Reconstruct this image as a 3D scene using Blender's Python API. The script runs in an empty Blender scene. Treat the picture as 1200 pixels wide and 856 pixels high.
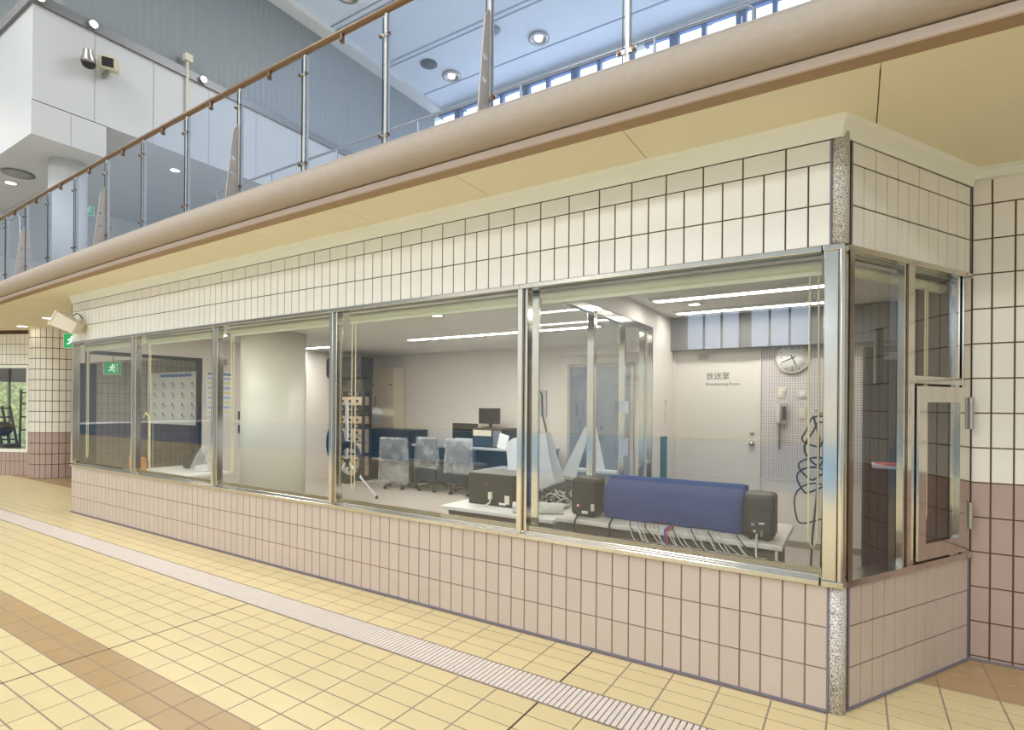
import bpy, bmesh, math, random
from mathutils import Vector, Matrix
random.seed(7)
SC = bpy.context.scene
COL = SC.collection
PI = math.pi

# ------------------------------------------------------------------ camera
cam_d = bpy.data.cameras.new('camera'); cam = bpy.data.objects.new('camera', cam_d); COL.objects.link(cam)
F_PX, YAW, ROLL, CAM_Z = 641.38, 0.5614, 0.00764, 1.4714
cam_d.sensor_fit = 'HORIZONTAL'; cam_d.sensor_width = 36.0; cam_d.lens = F_PX * 36.0 / 1200.0
cam_d.shift_y = (474.1 - 428.0) / 1200.0; cam_d.clip_start = 0.05; cam_d.clip_end = 300
_c, _s = math.cos(YAW), math.sin(YAW)
_r, _u, _b = Vector((_c, _s, 0)), Vector((0, 0, 1)), Vector((_s, -_c, 0))
_r2 = _r * math.cos(ROLL) + _u * math.sin(ROLL); _u2 = _u * math.cos(ROLL) - _r * math.sin(ROLL)
M = Matrix((_r2, _u2, _b)).transposed().to_4x4(); M.translation = (0, 0, CAM_Z)
cam.matrix_world = M; SC.camera = cam

# ------------------------------------------------------------------ world, lamps, exposure
w = bpy.data.worlds.new('world'); SC.world = w; w.use_nodes = True
bg = w.node_tree.nodes['Background']; bg.inputs[0].default_value = (0.86, 0.94, 1.0, 1); bg.inputs[1].default_value = 1.6
SC.view_settings.view_transform = 'Standard'; SC.view_settings.look = 'None'
SC.view_settings.gamma = 1.0; SC.view_settings.use_curve_mapping = False
SC.view_settings.exposure = 0.0
def area(name, loc, size, power, col=(1, .97, .92), rot=(0, 0, 0), sy=None):
    l = bpy.data.lights.new(name, 'AREA'); l.energy = power; l.color = col; l.size = size
    if sy: l.shape = 'RECTANGLE'; l.size_y = sy
    o = bpy.data.objects.new(name, l); COL.objects.link(o); o.location = loc; o.rotation_euler = rot
    return o
# unseen area lights added under the hall ceiling to light deck and facade
HALL_W = 480
for i, (x, y, k) in enumerate(((-4, -3.5, .6), (5, -5, .9), (-9, -.7, .45), (-15.5, -1.2, .45), (-24, -1.2, .7), (-6, -13, 2.3), (-13, -19, 1.8), (-21, -19, 1.3), (4, -14, 2.0), (-30, -14, 1))):
    area('hall_fill', (x, y, 10.2), 2.6, HALL_W * k, (1, .975, .94))
area('booth_fill', (-5.2, 3.62, 2.44), 5.8, 48, (1, .97, .93), sy=.12)  # fill light added out of sight behind the blinds to brighten the booth
area('gallery_luminaire', (-5.5, 8.0, 10.2), 3.0, 280, (.96, .98, 1))

# ------------------------------------------------------------------ helpers
def lin(c):
    return tuple(((v / 255.0) / 12.92 if v / 255.0 <= 0.04045 else ((v / 255.0 + 0.055) / 1.055) ** 2.4) for v in c)
MATS = {}
def mat(name, rgb, rough=.5, metal=0, var=0.0, scale=20, bump=0.0, spec=.5, cell=None, emit=0, coat=0, linear=False):
    """principled material with procedural noise variation; cell=(px,py,pz) adds a per-cell shade"""
    if name in MATS: return MATS[name]
    m = bpy.data.materials.new(name); m.use_nodes = True; nt = m.node_tree; b = nt.nodes['Principled BSDF']
    c = rgb if linear else lin(rgb)
    b.inputs['Base Color'].default_value = (*c, 1); b.inputs['Roughness'].default_value = rough
    b.inputs['Metallic'].default_value = metal; b.inputs['Specular IOR Level'].default_value = spec
    if coat: b.inputs['Coat Weight'].default_value = coat
    if emit:
        b.inputs['Emission Color'].default_value = (*c, 1); b.inputs['Emission Strength'].default_value = emit
    geo = None
    if var or bump or cell:
        geo = nt.nodes.new('ShaderNodeNewGeometry')
        nz = nt.nodes.new('ShaderNodeTexNoise'); nz.inputs['Scale'].default_value = scale; nz.inputs['Detail'].default_value = 4
        nt.links.new(geo.outputs['Position'], nz.inputs['Vector'])
        if var or cell:
            mr = nt.nodes.new('ShaderNodeMapRange'); mr.inputs[1].default_value = .3; mr.inputs[2].default_value = .7
            mr.inputs[3].default_value = 1 - var; mr.inputs[4].default_value = 1 + var
            nt.links.new(nz.outputs['Fac'], mr.inputs[0])
            val = mr.outputs[0]
            if cell:
                sn = nt.nodes.new('ShaderNodeVectorMath'); sn.operation = 'DIVIDE'; sn.inputs[1].default_value = cell[:3]
                fl = nt.nodes.new('ShaderNodeVectorMath'); fl.operation = 'FLOOR'
                off = nt.nodes.new('ShaderNodeVectorMath'); off.operation = 'ADD'; off.inputs[1].default_value = cell[3:6]
                wn = nt.nodes.new('ShaderNodeTexWhiteNoise')
                nt.links.new(geo.outputs['Position'], off.inputs[0]); nt.links.new(off.outputs[0], sn.inputs[0])
                nt.links.new(sn.outputs[0], fl.inputs[0]); nt.links.new(fl.outputs[0], wn.inputs['Vector'])
                m2 = nt.nodes.new('ShaderNodeMapRange'); m2.inputs[3].default_value = 1 - cell[6]; m2.inputs[4].default_value = 1 + cell[6]
                nt.links.new(wn.outputs['Value'], m2.inputs[0])
                mu = nt.nodes.new('ShaderNodeMath'); mu.operation = 'MULTIPLY'
                nt.links.new(val, mu.inputs[0]); nt.links.new(m2.outputs[0], mu.inputs[1]); val = mu.outputs[0]
            mx = nt.nodes.new('ShaderNodeVectorMath'); mx.operation = 'SCALE'; mx.inputs[0].default_value = c
            nt.links.new(val, mx.inputs['Scale']); nt.links.new(mx.outputs[0], b.inputs['Base Color'])
        if bump:
            bp = nt.nodes.new('ShaderNodeBump'); bp.inputs['Strength'].default_value = bump; bp.inputs['Distance'].default_value = .01
            nt.links.new(nz.outputs['Fac'], bp.inputs['Height']); nt.links.new(bp.outputs[0], b.inputs['Normal'])
    MATS[name] = m; return m
def glass_mat(name, tint=(1, 1, 1), f0=.06, rough=0.0, haze=0.0):
    if name in MATS: return MATS[name]
    m = bpy.data.materials.new(name); m.use_nodes = True; nt = m.node_tree; nt.nodes.clear()
    N = nt.nodes.new
    out = N('ShaderNodeOutputMaterial'); tr = N('ShaderNodeBsdfTransparent'); gl = N('ShaderNodeBsdfGlossy'); mx = N('ShaderNodeMixShader')
    tr.inputs[0].default_value = (*tint, 1); gl.inputs['Roughness'].default_value = rough
    lw = N('ShaderNodeLayerWeight'); lw.inputs[0].default_value = .5
    p = N('ShaderNodeMath'); p.operation = 'POWER'; p.inputs[1].default_value = 5
    ma = N('ShaderNodeMath'); ma.operation = 'MULTIPLY_ADD'; ma.inputs[1].default_value = 1 - f0; ma.inputs[2].default_value = f0
    ad = N('ShaderNodeMath'); ad.operation = 'ADD'; ad.inputs[0].default_value = 1; dv = N('ShaderNodeMath'); dv.operation = 'DIVIDE'; tw = N('ShaderNodeMath'); tw.operation = 'MULTIPLY'; tw.inputs[1].default_value = 2      # both faces of the pane: 2R / (1 + R)
    ge = N('ShaderNodeNewGeometry'); sub = N('ShaderNodeMath'); sub.operation = 'SUBTRACT'; sub.inputs[0].default_value = 1
    mul = N('ShaderNodeMath'); mul.operation = 'MULTIPLY'
    L = nt.links.new
    L(lw.outputs['Facing'], p.inputs[0]); L(p.outputs[0], ma.inputs[0]); L(ge.outputs['Backfacing'], sub.inputs[1])
    L(ma.outputs[0], ad.inputs[1]); L(ma.outputs[0], tw.inputs[0]); L(tw.outputs[0], dv.inputs[0]); L(ad.outputs[0], dv.inputs[1]); L(dv.outputs[0], mul.inputs[0]); L(sub.outputs[0], mul.inputs[1]); L(mul.outputs[0], mx.inputs[0])
    src = tr.outputs[0]
    if haze:
        df = N('ShaderNodeBsdfDiffuse'); df.inputs[0].default_value = (.9, .92, .95, 1); m2 = N('ShaderNodeMixShader'); m2.inputs[0].default_value = haze
        L(tr.outputs[0], m2.inputs[1]); L(df.outputs[0], m2.inputs[2]); src = m2.outputs[0]
    L(src, mx.inputs[1]); L(gl.outputs[0], mx.inputs[2]); L(mx.outputs[0], out.inputs[0])
    MATS[name] = m; return m

class MB:
    """collects shapes in world coordinates; build() links them as one mesh object"""
    def __init__(s): s.v = []; s.f = []; s.sm = []
    def add(s, vs, fs, smooth=False):
        n = len(s.v); s.v += [tuple(v) for v in vs]; s.f += [tuple(i + n for i in f) for f in fs]; s.sm += [smooth] * len(fs); return s
    def box(s, x0, x1, y0, y1, z0, z1, rot=None, at=None, bev=0):
        x0, x1 = sorted((x0, x1)); y0, y1 = sorted((y0, y1)); z0, z1 = sorted((z0, z1))
        if bev:
            bm = bmesh.new(); bmesh.ops.create_cube(bm, size=1)
            for v in bm.verts: v.co = ((x0 + x1) / 2 + v.co.x * (x1 - x0), (y0 + y1) / 2 + v.co.y * (y1 - y0), (z0 + z1) / 2 + v.co.z * (z1 - z0))
            bmesh.ops.bevel(bm, geom=bm.edges[:], offset=bev, segments=2, affect='EDGES', profile=.5)
            bm.verts.index_update(); vs = [v.co.copy() for v in bm.verts]; fs = [[v.index for v in f.verts] for f in bm.faces]; bm.free()
        else:
            vs = [Vector((x, y, z)) for z in (z0, z1) for y in (y0, y1) for x in (x0, x1)]
            fs = [(0, 2, 3, 1), (4, 5, 7, 6), (0, 1, 5, 4), (2, 6, 7, 3), (0, 4, 6, 2), (1, 3, 7, 5)]
        if rot is not None:
            c = Vector(at) if at else Vector(((x0 + x1) / 2, (y0 + y1) / 2, (z0 + z1) / 2))
            vs = [rot @ (v - c) + c for v in vs]
        return s.add(vs, fs)
    def tube(s, pts, r, seg=10, cap=True, closed=False):
        pts = [Vector(p) for p in pts]; n = len(pts); vs = []; fs = []
        rr = r if isinstance(r, (list, tuple)) else [r] * n
        prev = None
        for i, p in enumerate(pts):
            if closed: t = pts[(i + 1) % n] - pts[i - 1]
            else: t = (pts[min(i + 1, n - 1)] - pts[max(i - 1, 0)])
            t.normalize()
            a = prev if prev is not None else (Vector((0, 0, 1)) if abs(t.z) < .9 else Vector((1, 0, 0)))
            u = (a - t * a.dot(t)).normalized(); w_ = t.cross(u); prev = u
            for k in range(seg):
                an = 2 * PI * k / seg; vs.append(p + (u * math.cos(an) + w_ * math.sin(an)) * rr[i])
        m = n if closed else n - 1
        for i in range(m):
            for k in range(seg):
                a = i * seg + k; b = i * seg + (k + 1) % seg; c = ((i + 1) % n) * seg + (k + 1) % seg; d = ((i + 1) % n) * seg + k
                fs.append((a, b, c, d))
        s.add(vs, fs, True)
        if cap and not closed:
            s.add(vs[:seg], [tuple(range(seg))[::-1]]); s.add(vs[-seg:], [tuple(range(seg))])
        return s
    def cyl(s, p0, p1, r, seg=20): return s.tube([p0, p1], r, seg)
    def lathe(s, prof, c, axis=(0, 0, 1), seg=24):
        ax = Vector(axis).normalized(); a = Vector((1, 0, 0)) if abs(ax.x) < .9 else Vector((0, 1, 0))
        u = (a - ax * a.dot(ax)).normalized(); w_ = ax.cross(u); c = Vector(c); vs = []; fs = []
        for r, h in prof:
            for k in range(seg):
                an = 2 * PI * k / seg; vs.append(c + ax * h + (u * math.cos(an) + w_ * math.sin(an)) * r)
        for i in range(len(prof) - 1):
            for k in range(seg):
                fs.append((i * seg + k, i * seg + (k + 1) % seg, (i + 1) * seg + (k + 1) % seg, (i + 1) * seg + k))
        return s.add(vs, fs, True)
    def prism(s, poly, d):
        """poly: list of 3d points (planar), extruded by vector d"""
        d = Vector(d); n = len(poly); p = [Vector(q) for q in poly]; vs = p + [q + d for q in p]
        fs = [tuple(range(n))[::-1], tuple(range(n, 2 * n))] + [(i, (i + 1) % n, (i + 1) % n + n, i + n) for i in range(n)]
        return s.add(vs, fs)
    def build(s, name, m, parent=None, origin=None):
        me = bpy.data.meshes.new(name)
        off = Vector(parent['_w']) if parent is not None and '_w' in parent else Vector((0, 0, 0))
        o3 = Vector(origin) if origin is not None else off
        me.from_pydata([tuple(Vector(v) - o3) for v in s.v], [], s.f); me.polygons.foreach_set('use_smooth', s.sm)
        bm = bmesh.new(); bm.from_mesh(me); bmesh.ops.recalc_face_normals(bm, faces=bm.faces); bm.to_mesh(me); bm.free()
        me.materials.append(m); me.update()
        o = bpy.data.objects.new(name, me); COL.objects.link(o)
        o.location = o3 - off if parent is not None else o3
        if parent is not None: o.parent = parent
        o['_w'] = tuple(o3)
        return o
def box(*a, **k): return MB().box(*a, **k)
def tag(o, label, cat=None, group=None, kind=None):
    if label: o['label'] = label
    if cat: o['category'] = cat
    if group: o['group'] = group
    if kind: o['kind'] = kind
    return o
def thing(name, label, cat, loc, group=None):
    o = bpy.data.objects.new(name, None); COL.objects.link(o); o.location = loc; o['_w'] = tuple(loc); o.empty_display_size = .05
    return tag(o, label, cat, group)
def root(name, kind, label=None):
    o = bpy.data.objects.new(name, None); COL.objects.link(o); o['_w'] = (0, 0, 0); o['kind'] = kind
    if label: o['label'] = label
    return o
def struct(name, mb, m, label=None): return tag(mb.build(name, m), label, kind='structure')
def inst(name, me, loc, parent, rot=None):
    o = bpy.data.objects.new(name, me); COL.objects.link(o); o.location = loc; o.parent = parent
    if rot: o.rotation_euler = rot
    return o
def text(name, body, size, loc, rot, m, parent, align='LEFT', extrude=.0004):
    cu = bpy.data.curves.new(name, 'FONT'); cu.body = body; cu.size = size; cu.align_x = align; cu.align_y = 'CENTER'; cu.extrude = extrude
    cu.resolution_u = 3; tmp = bpy.data.objects.new(name, cu); COL.objects.link(tmp); dg = bpy.context.evaluated_depsgraph_get()
    me = bpy.data.meshes.new_from_object(tmp.evaluated_get(dg)); bpy.data.objects.remove(tmp); bpy.data.curves.remove(cu); me.name = name
    me.materials.clear(); me.materials.append(m); o = bpy.data.objects.new(name, me); COL.objects.link(o)
    off = Vector(parent['_w']); o.location = Vector(loc) - off; o.rotation_euler = rot; o.parent = parent
    return o
def copy_tree(o, parent=None):
    c = o.copy(); COL.objects.link(c)
    if parent is not None: c.parent = parent
    for ch in list(o.children): copy_tree(ch, c)
    return c

# ------------------------------------------------------------------ materials
m_cream = mat('cream_wall_tile', (239, 235, 225), .34, var=.015, scale=6, cell=(.1, 50, .2, 0.1, 0, .151, .018))
m_pink = mat('rosy_beige_tile', (199, 183, 170), .36, var=.02, scale=6, cell=(.1, 50, .2, 0.1, 0, .192, .025))
m_cream_s = mat('cream_wall_tile_plain', (238, 232, 220), .34, var=.02, scale=5)
m_pink_s = mat('rosy_beige_tile_plain', (199, 183, 170), .36, var=.03, scale=5)
m_mauve = mat('mauve_brown_tile', (178, 154, 144), .36, var=.03, scale=5)
m_grout = mat('dark_wall_grout', (92, 72, 56), .9, var=.1, scale=40)
m_grout_l = mat('brown_wall_grout', (136, 112, 96), .9, var=.1, scale=40)
m_fgrout = mat('grey_floor_grout', (160, 140, 124), .9, var=.12, scale=30)
m_ftile = mat('yellow_deck_tile', (229, 210, 160), .3, var=.02, scale=5, cell=(.2425, .12, 9, 1.32, .045, 1, .022))
m_btile = mat('brown_deck_tile', (186, 155, 112), .3, var=.03, scale=8, cell=(.2425, .12, 9, 1.32, .045, 1, .03))
m_seal = mat('bluegrey_sealant', (128, 122, 132), .6, var=.05)
m_chrome = mat('polished_steel', (214, 208, 198), .13, 1, var=.03, scale=30)
m_steel = mat('brushed_steel', (176, 170, 164), .3, 1, var=.06, scale=60)
m_brass = mat('bronze_handrail', (128, 100, 72), .35, .6, var=.06, scale=20)
m_darkst = mat('dark_steel', (70, 62, 56), .35, .8, var=.05)
m_soffit = mat('yellow_cream_soffit', (236, 228, 200), .6, var=.015, scale=3)
m_gap = mat('soffit_gap', (206, 192, 148), .9, var=.05)
m_cove = mat('pale_cream_cove', (240, 240, 228), .55, var=.015, scale=4)
m_beam = mat('taupe_stucco', (176, 161, 146), .7, var=.03, scale=25, bump=.25)
m_strip = mat('brown_edge_strip', (164, 138, 110), .7, var=.04, scale=10)
m_white = mat('white_panel', (228, 226, 222), .5, var=.012, scale=2)
m_wall = mat('ivory_room_wall', (224, 217, 209), .6, var=.015, scale=2)
m_roomfl = mat('grey_beige_vinyl_floor', (176, 168, 160), .4, var=.04, scale=6)
m_ceil = mat('room_ceiling_board', (232, 230, 222), .7, var=.02, scale=8)
m_hceil = mat('hall_ceiling_board', (222, 230, 240), .6, var=.012, scale=2)
m_granite = None
m_glass = glass_mat('window_glass', (.96, .97, .96), .042)
m_bglass = glass_mat('balustrade_glass', (.88, .92, .99), .035, haze=.035)
m_black = mat('black_plastic', (22, 19, 16), .45, var=.1, scale=40)
m_char = mat('charcoal_plastic', (44, 41, 39), .5, var=.08, scale=30)
m_whitep = mat('white_plastic', (236, 236, 232), .45, var=.02)
m_cable = mat('black_cable', (30, 30, 34), .5, var=.08)
m_gcable = mat('grey_cable', (206, 202, 196), .5, var=.08)
m_rope = mat('cream_cord', (226, 214, 172), .7, var=.05)
m_blind = mat('cream_blind', (222, 222, 196), .6, var=.02, scale=30)
m_dust = mat('white_dust_sheet', (236, 238, 242), .7, var=.02, scale=9)
m_lamp = mat('fluorescent_tube', (255, 251, 246), .5, emit=30, var=.01); m_lamp2 = mat('bright_fluorescent_tube', (255, 251, 246), .5, emit=90, var=.01)
m_down = mat('downlight_lens', (255, 244, 222), .5, emit=14, var=.01)
m_green = mat('exit_green', (30, 160, 90), .5, emit=.4, var=.01)
m_exitw = mat('exit_white', (240, 255, 245), .5, emit=.9, var=.01)

def granite():
    m = bpy.data.materials.new('speckled_granite'); m.use_nodes = True; nt = m.node_tree; b = nt.nodes['Principled BSDF']
    g = nt.nodes.new('ShaderNodeNewGeometry'); n = nt.nodes.new('ShaderNodeTexNoise'); n.inputs['Scale'].default_value = 230; n.inputs['Detail'].default_value = 2
    r = nt.nodes.new('ShaderNodeValToRGB'); e = r.color_ramp.elements
    e[0].position = .36; e[0].color = (.08, .07, .065, 1); e[1].position = .56; e[1].color = (.82, .78, .72, 1)
    k = r.color_ramp.elements.new(.44); k.color = (.38, .35, .32, 1)
    nt.links.new(g.outputs['Position'], n.inputs['Vector']); nt.links.new(n.outputs['Fac'], r.inputs[0]); nt.links.new(r.outputs[0], b.inputs['Base Color'])
    b.inputs['Roughness'].default_value = .3; return m
m_granite = granite()
def ribbed(name, rgb, period, depth):
    """vertical-rib cladding: fine stripes along X+Y, as bump and slight tone"""
    m = bpy.data.materials.new(name); m.use_nodes = True; nt = m.node_tree; b = nt.nodes['Principled BSDF']; N = nt.nodes.new; L = nt.links.new
    g = N('ShaderNodeNewGeometry'); sp = N('ShaderNodeSeparateXYZ'); L(g.outputs['Position'], sp.inputs[0])
    ad = N('ShaderNodeMath'); ad.operation = 'ADD'; L(sp.outputs[0], ad.inputs[0]); L(sp.outputs[1], ad.inputs[1])
    mu = N('ShaderNodeMath'); mu.operation = 'MULTIPLY'; mu.inputs[1].default_value = 2 * PI / period; L(ad.outputs[0], mu.inputs[0])
    si = N('ShaderNodeMath'); si.operation = 'SINE'; L(mu.outputs[0], si.inputs[0])
    bp = N('ShaderNodeBump'); bp.inputs['Strength'].default_value = depth; bp.inputs['Distance'].default_value = .03; L(si.outputs[0], bp.inputs['Height']); L(bp.outputs[0], b.inputs['Normal'])
    b.inputs['Base Color'].default_value = (*lin(rgb), 1); b.inputs['Roughness'].default_value = .5
    return m
m_rib = ribbed('grey_ribbed_cladding', (142, 147, 148), .13, .25)
def pegboard():
    m = bpy.data.materials.new('perforated_acoustic_board'); m.use_nodes = True; nt = m.node_tree; b = nt.nodes['Principled BSDF']; N = nt.nodes.new; L = nt.links.new
    g = N('ShaderNodeNewGeometry'); sc = N('ShaderNodeVectorMath'); sc.operation = 'SCALE'; sc.inputs['Scale'].default_value = 1 / .025; L(g.outputs['Position'], sc.inputs[0])
    fr = N('ShaderNodeVectorMath'); fr.operation = 'FRACTION'; L(sc.outputs[0], fr.inputs[0])
    su = N('ShaderNodeVectorMath'); su.operation = 'SUBTRACT'; su.inputs[1].default_value = (.5, .5, .5); L(fr.outputs[0], su.inputs[0])
    mk = N('ShaderNodeVectorMath'); mk.operation = 'MULTIPLY'; mk.inputs[1].default_value = (1, 0, 1); L(su.outputs[0], mk.inputs[0])
    ln = N('ShaderNodeVectorMath'); ln.operation = 'LENGTH'; L(mk.outputs[0], ln.inputs[0])
    lt = N('ShaderNodeMath'); lt.operation = 'LESS_THAN'; lt.inputs[1].default_value = .23; L(ln.outputs['Value'], lt.inputs[0])
    mx = N('ShaderNodeMix'); mx.data_type = 'RGBA'; mx.inputs[6].default_value = (*lin((216, 208, 204)), 1); mx.inputs[7].default_value = (*lin((120, 113, 110)), 1)
    L(lt.outputs[0], mx.inputs[0]); L(mx.outputs[2], b.inputs['Base Color']); b.inputs['Roughness'].default_value = .7
    return m
m_peg = pegboard()

# ------------------------------------------------------------------ floor of the deck
FX0, FPX = -1.32, .2425
rows = []                                     # (y0, y1, brown)
y = 1.485
for k in range(7): rows.append((1.485 + .125 * k, 1.485 + .125 * (k + 1), False))
rows += [(1.365, 1.485, True), (1.245, 1.365, True)]
for k in range(8): rows.append((1.245 - .12 * (k + 1), 1.245 - .12 * k, False))
for k in range(20): rows.append((2.597 + .115 * k, 2.597 + .115 * (k + 1), None))
fl = MB(); fl.box(-17.2, 3, .2, 2.362, -.02, 0); fl.box(-17.2, 3, 2.595, 9.0, -.02, 0); fl.box(-17.2, 3, 2.3, 2.65, -.1, -.06)
fl.box(-45, -17.2, -4.4, 9.0, -.1, 0); fl.box(-17.2, 3, -4.4, .2, -.1, 0); fl.box(3, 14, -4.4, 9, -.1, 0)
floor = struct('floor', fl, m_fgrout, 'tiled pool deck')
def proj(X, Y, Z):
    d = -_s * X + _c * Y; r = _c * X + _s * Y; return (600 + F_PX * r / d, 474 - F_PX * (Z - CAM_Z) / d, d)
cand = []
G = .0035
def in_booth(x, yy):
    if yy < 3.03: return False
    if x < -8.83: return False
    return x < -.04 + (yy - 3.08) / math.tan(PI / 3) + .02
for (a, b_, br) in rows:
    for j in range(-66, 13):
        x0 = FX0 + FPX * j; x1 = x0 + FPX
        cx, cy = (x0 + x1) / 2, (a + b_) / 2
        if cy > 4.25 and x0 > -8: continue
        brown = br if br is not None else (cy > (3.63 if cx > -4 else 3.86))
        if br is None and all(in_booth(qx, qy) for qx in (x0, x1) for qy in (a, b_)): continue
        if a < 3.02 < b_ and -8.83 < cx < -.1: bb = 3.02
        else: bb = b_
        d = -_s * cx + _c * cy
        if d < .5: continue
        px, py, _ = proj(cx, cy, 0)
        vis = -30 < px < 1230 and py < 880
        cand.append((-(1 / d ** 3) if vis else 0, x0, x1, a, bb, brown, vis))
cand.sort(key=lambda t: t[0])
tmesh = {}
def tile_mesh(w_, h_, t_, m, axis):
    k = (round(w_, 4), round(h_, 4), m.name, axis)
    if k in tmesh: return tmesh[k]
    e = min(.0015, t_ * .4); me = bpy.data.meshes.new('tile')
    a, b_ = w_ / 2, h_ / 2
    vs = [(-a, -b_, 0), (a, -b_, 0), (a, b_, 0), (-a, b_, 0), (-a + e, -b_ + e, t_), (a - e, -b_ + e, t_), (a - e, b_ - e, t_), (-a + e, b_ - e, t_)]
    fs = [(4, 5, 6, 7), (0, 1, 5, 4), (1, 2, 6, 5), (2, 3, 7, 6), (3, 0, 4, 7)]
    if axis == 'Y': vs = [(x, -z, yy) for x, yy, z in vs]      # tile facing -Y, height along Z
    me.from_pydata(vs, [], fs); me.materials.append(m); tmesh[k] = me; return me
rest_y, rest_b = MB(), MB()
for i, (sc, x0, x1, a, b_, brown, vis) in enumerate(cand):
    if i < 296 and vis:
        inst('tile', tile_mesh(x1 - x0 - 2 * G, b_ - a - 2 * G, .0025, m_btile if brown else m_ftile, 'Z'), ((x0 + x1) / 2, (a + b_) / 2, -.0013), floor)
    else:
        (rest_b if brown else rest_y).box(x0 + G, x1 - G, a + G, b_ - G, -.001, .0012)
tag(rest_y.build('tile', m_ftile, floor), None, kind='stuff'); tag(rest_b.build('tile', m_btile, floor), None, kind='stuff')
box(-3.751, -3.740, .4, 2.36, 0, .0016).build('expansion_joint', mat('dark_joint', (92, 76, 66), .9, var=.05), floor)
box(-1.3255, -1.3145, .4, 2.36, 0, .0016).build('expansion_joint', MATS['dark_joint'], floor)
box(-1.3255, -1.3145, 2.6, 3.02, 0, .0016).build('expansion_joint', MATS['dark_joint'], floor)

# drain grating with slats
m_slat = mat('pale_pink_grating', (236, 224, 214), .5, var=.03, scale=15)
drain = thing('drain_grating', 'long pale slatted drain grating sunk in the yellow tiled deck', 'drain', (-1, 2.48, 0))
dr = MB(); dr.box(-17, 1.8, 2.362, 2.37, -.03, .002); dr.box(-17, 1.8, 2.587, 2.595, -.03, .002)
dr.build('frame', mat('grating_frame', (150, 130, 112), .6, var=.05), drain)
box(-17, 1.8, 2.37, 2.587, -.05, -.03).build('channel', mat('drain_shadow_channel', (112, 94, 80), .9, var=.1), drain)
sl = bpy.data.meshes.new('slat'); s0 = MB().box(-.0108, .0108, -.107, .107, -.02, 0)
sl.from_pydata(s0.v, [], s0.f); sl.materials.append(m_slat)
x = 0.1; n = 0; far = MB()
while x > -16.9:
    if n < 298: inst('slat', sl, (x + 1, 2.4785 - 2.48, .003), drain)
    else: far.box(x - .0112, x + .0112, 2.3735, 2.5835, -.02, .003)
    n += 1; x -= .0295
tag(far.build('slat', m_slat, drain), None, kind='stuff')

# ------------------------------------------------------------------ booth outer walls (tiled)
D = 3.036; XR, XL = -.105, -8.80; ZS, ZT, ZTOP = .608, 2.249, 2.757
A60 = PI / 3; SD = Vector((math.cos(A60), math.sin(A60), 0)); SN = Vector((SD.y, -SD.x, 0)); P0 = Vector((-.045, 3.072, 0)); SLEN = 1.205
def sp(s_, out, z): q = P0 + SD * s_ + SN * out; return (q.x, q.y, z)
def sbox(mb, s0_, s1_, o0, o1, z0, z1):
    vs = [sp(a, o, z) for z in (z0, z1) for o in (o0, o1) for a in (s0_, s1_)]
    return mb.add(vs, [(0, 2, 3, 1), (4, 5, 7, 6), (0, 1, 5, 4), (2, 6, 7, 3), (0, 4, 6, 2), (1, 3, 7, 5)])
def tiles_front(parent, m, z_rows, x_start, n, w_=.1, first=0):
    for (z0, z1) in z_rows:
        for k in range(first, n):
            x1 = x_start - w_ * k; x0 = max(x1 - w_, XL)
            if x1 - x0 < .02: continue
            inst('tile', tile_mesh(x1 - x0 - .006, z1 - z0 - .005, .005, m, 'Y'), ((x0 + x1) / 2, D + .005, (z0 + z1) / 2), parent)
def tiles_side(parent, m, z_rows, w_=.1):
    n = int(SLEN / w_ + .999)
    for (z0, z1) in z_rows:
        for k in range(n):
            a = .045 + w_ * k; b_ = min(a + w_, SLEN - .005)
            if b_ - a < .02: continue
            q = sp((a + b_) / 2, -.005, (z0 + z1) / 2)
            inst('tile', tile_mesh(b_ - a - .006, z1 - z0 - .006, .005, m, 'Y'), q, parent, (0, 0, A60))
wl = struct('wall_front_lower', box(XL, XR + .03, D + .0035, D + .15, 0, ZS), m_grout_l, 'low wall of rosy beige tiles under the windows')
tiles_front(wl, m_pink, ((.408, .608), (.208, .408), (.012, .208)), XR, 87)
wu = struct('wall_front_upper', box(XL, XR + .03, D + .0035, D + .18, ZT, 2.9), m_grout, 'band of cream tiles above the windows')
tiles_front(wu, m_cream, ((2.249, 2.449), (2.449, 2.649)), XR, 87)
tiles_front(wu, m_cream, ((2.649, 2.757),), XR, 44, .2)
ws = struct('wall_side_lower', sbox(MB(), 0, SLEN, -.12, -.0035, 0, ZS), m_grout_l, 'low tiled wall of the angled end')
tiles_side(ws, m_pink, ((.408, .608), (.208, .408), (.012, .208)))
wt = struct('wall_side_upper', sbox(MB(), 0, SLEN, -.15, -.0035, ZT, 2.9), m_grout, 'cream tiled band of the angled end')
tiles_side(wt, m_cream, ((2.249, 2.449), (2.449, 2.649))); tiles_side(wt, m_cream, ((2.649, 2.757),), .2)
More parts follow.
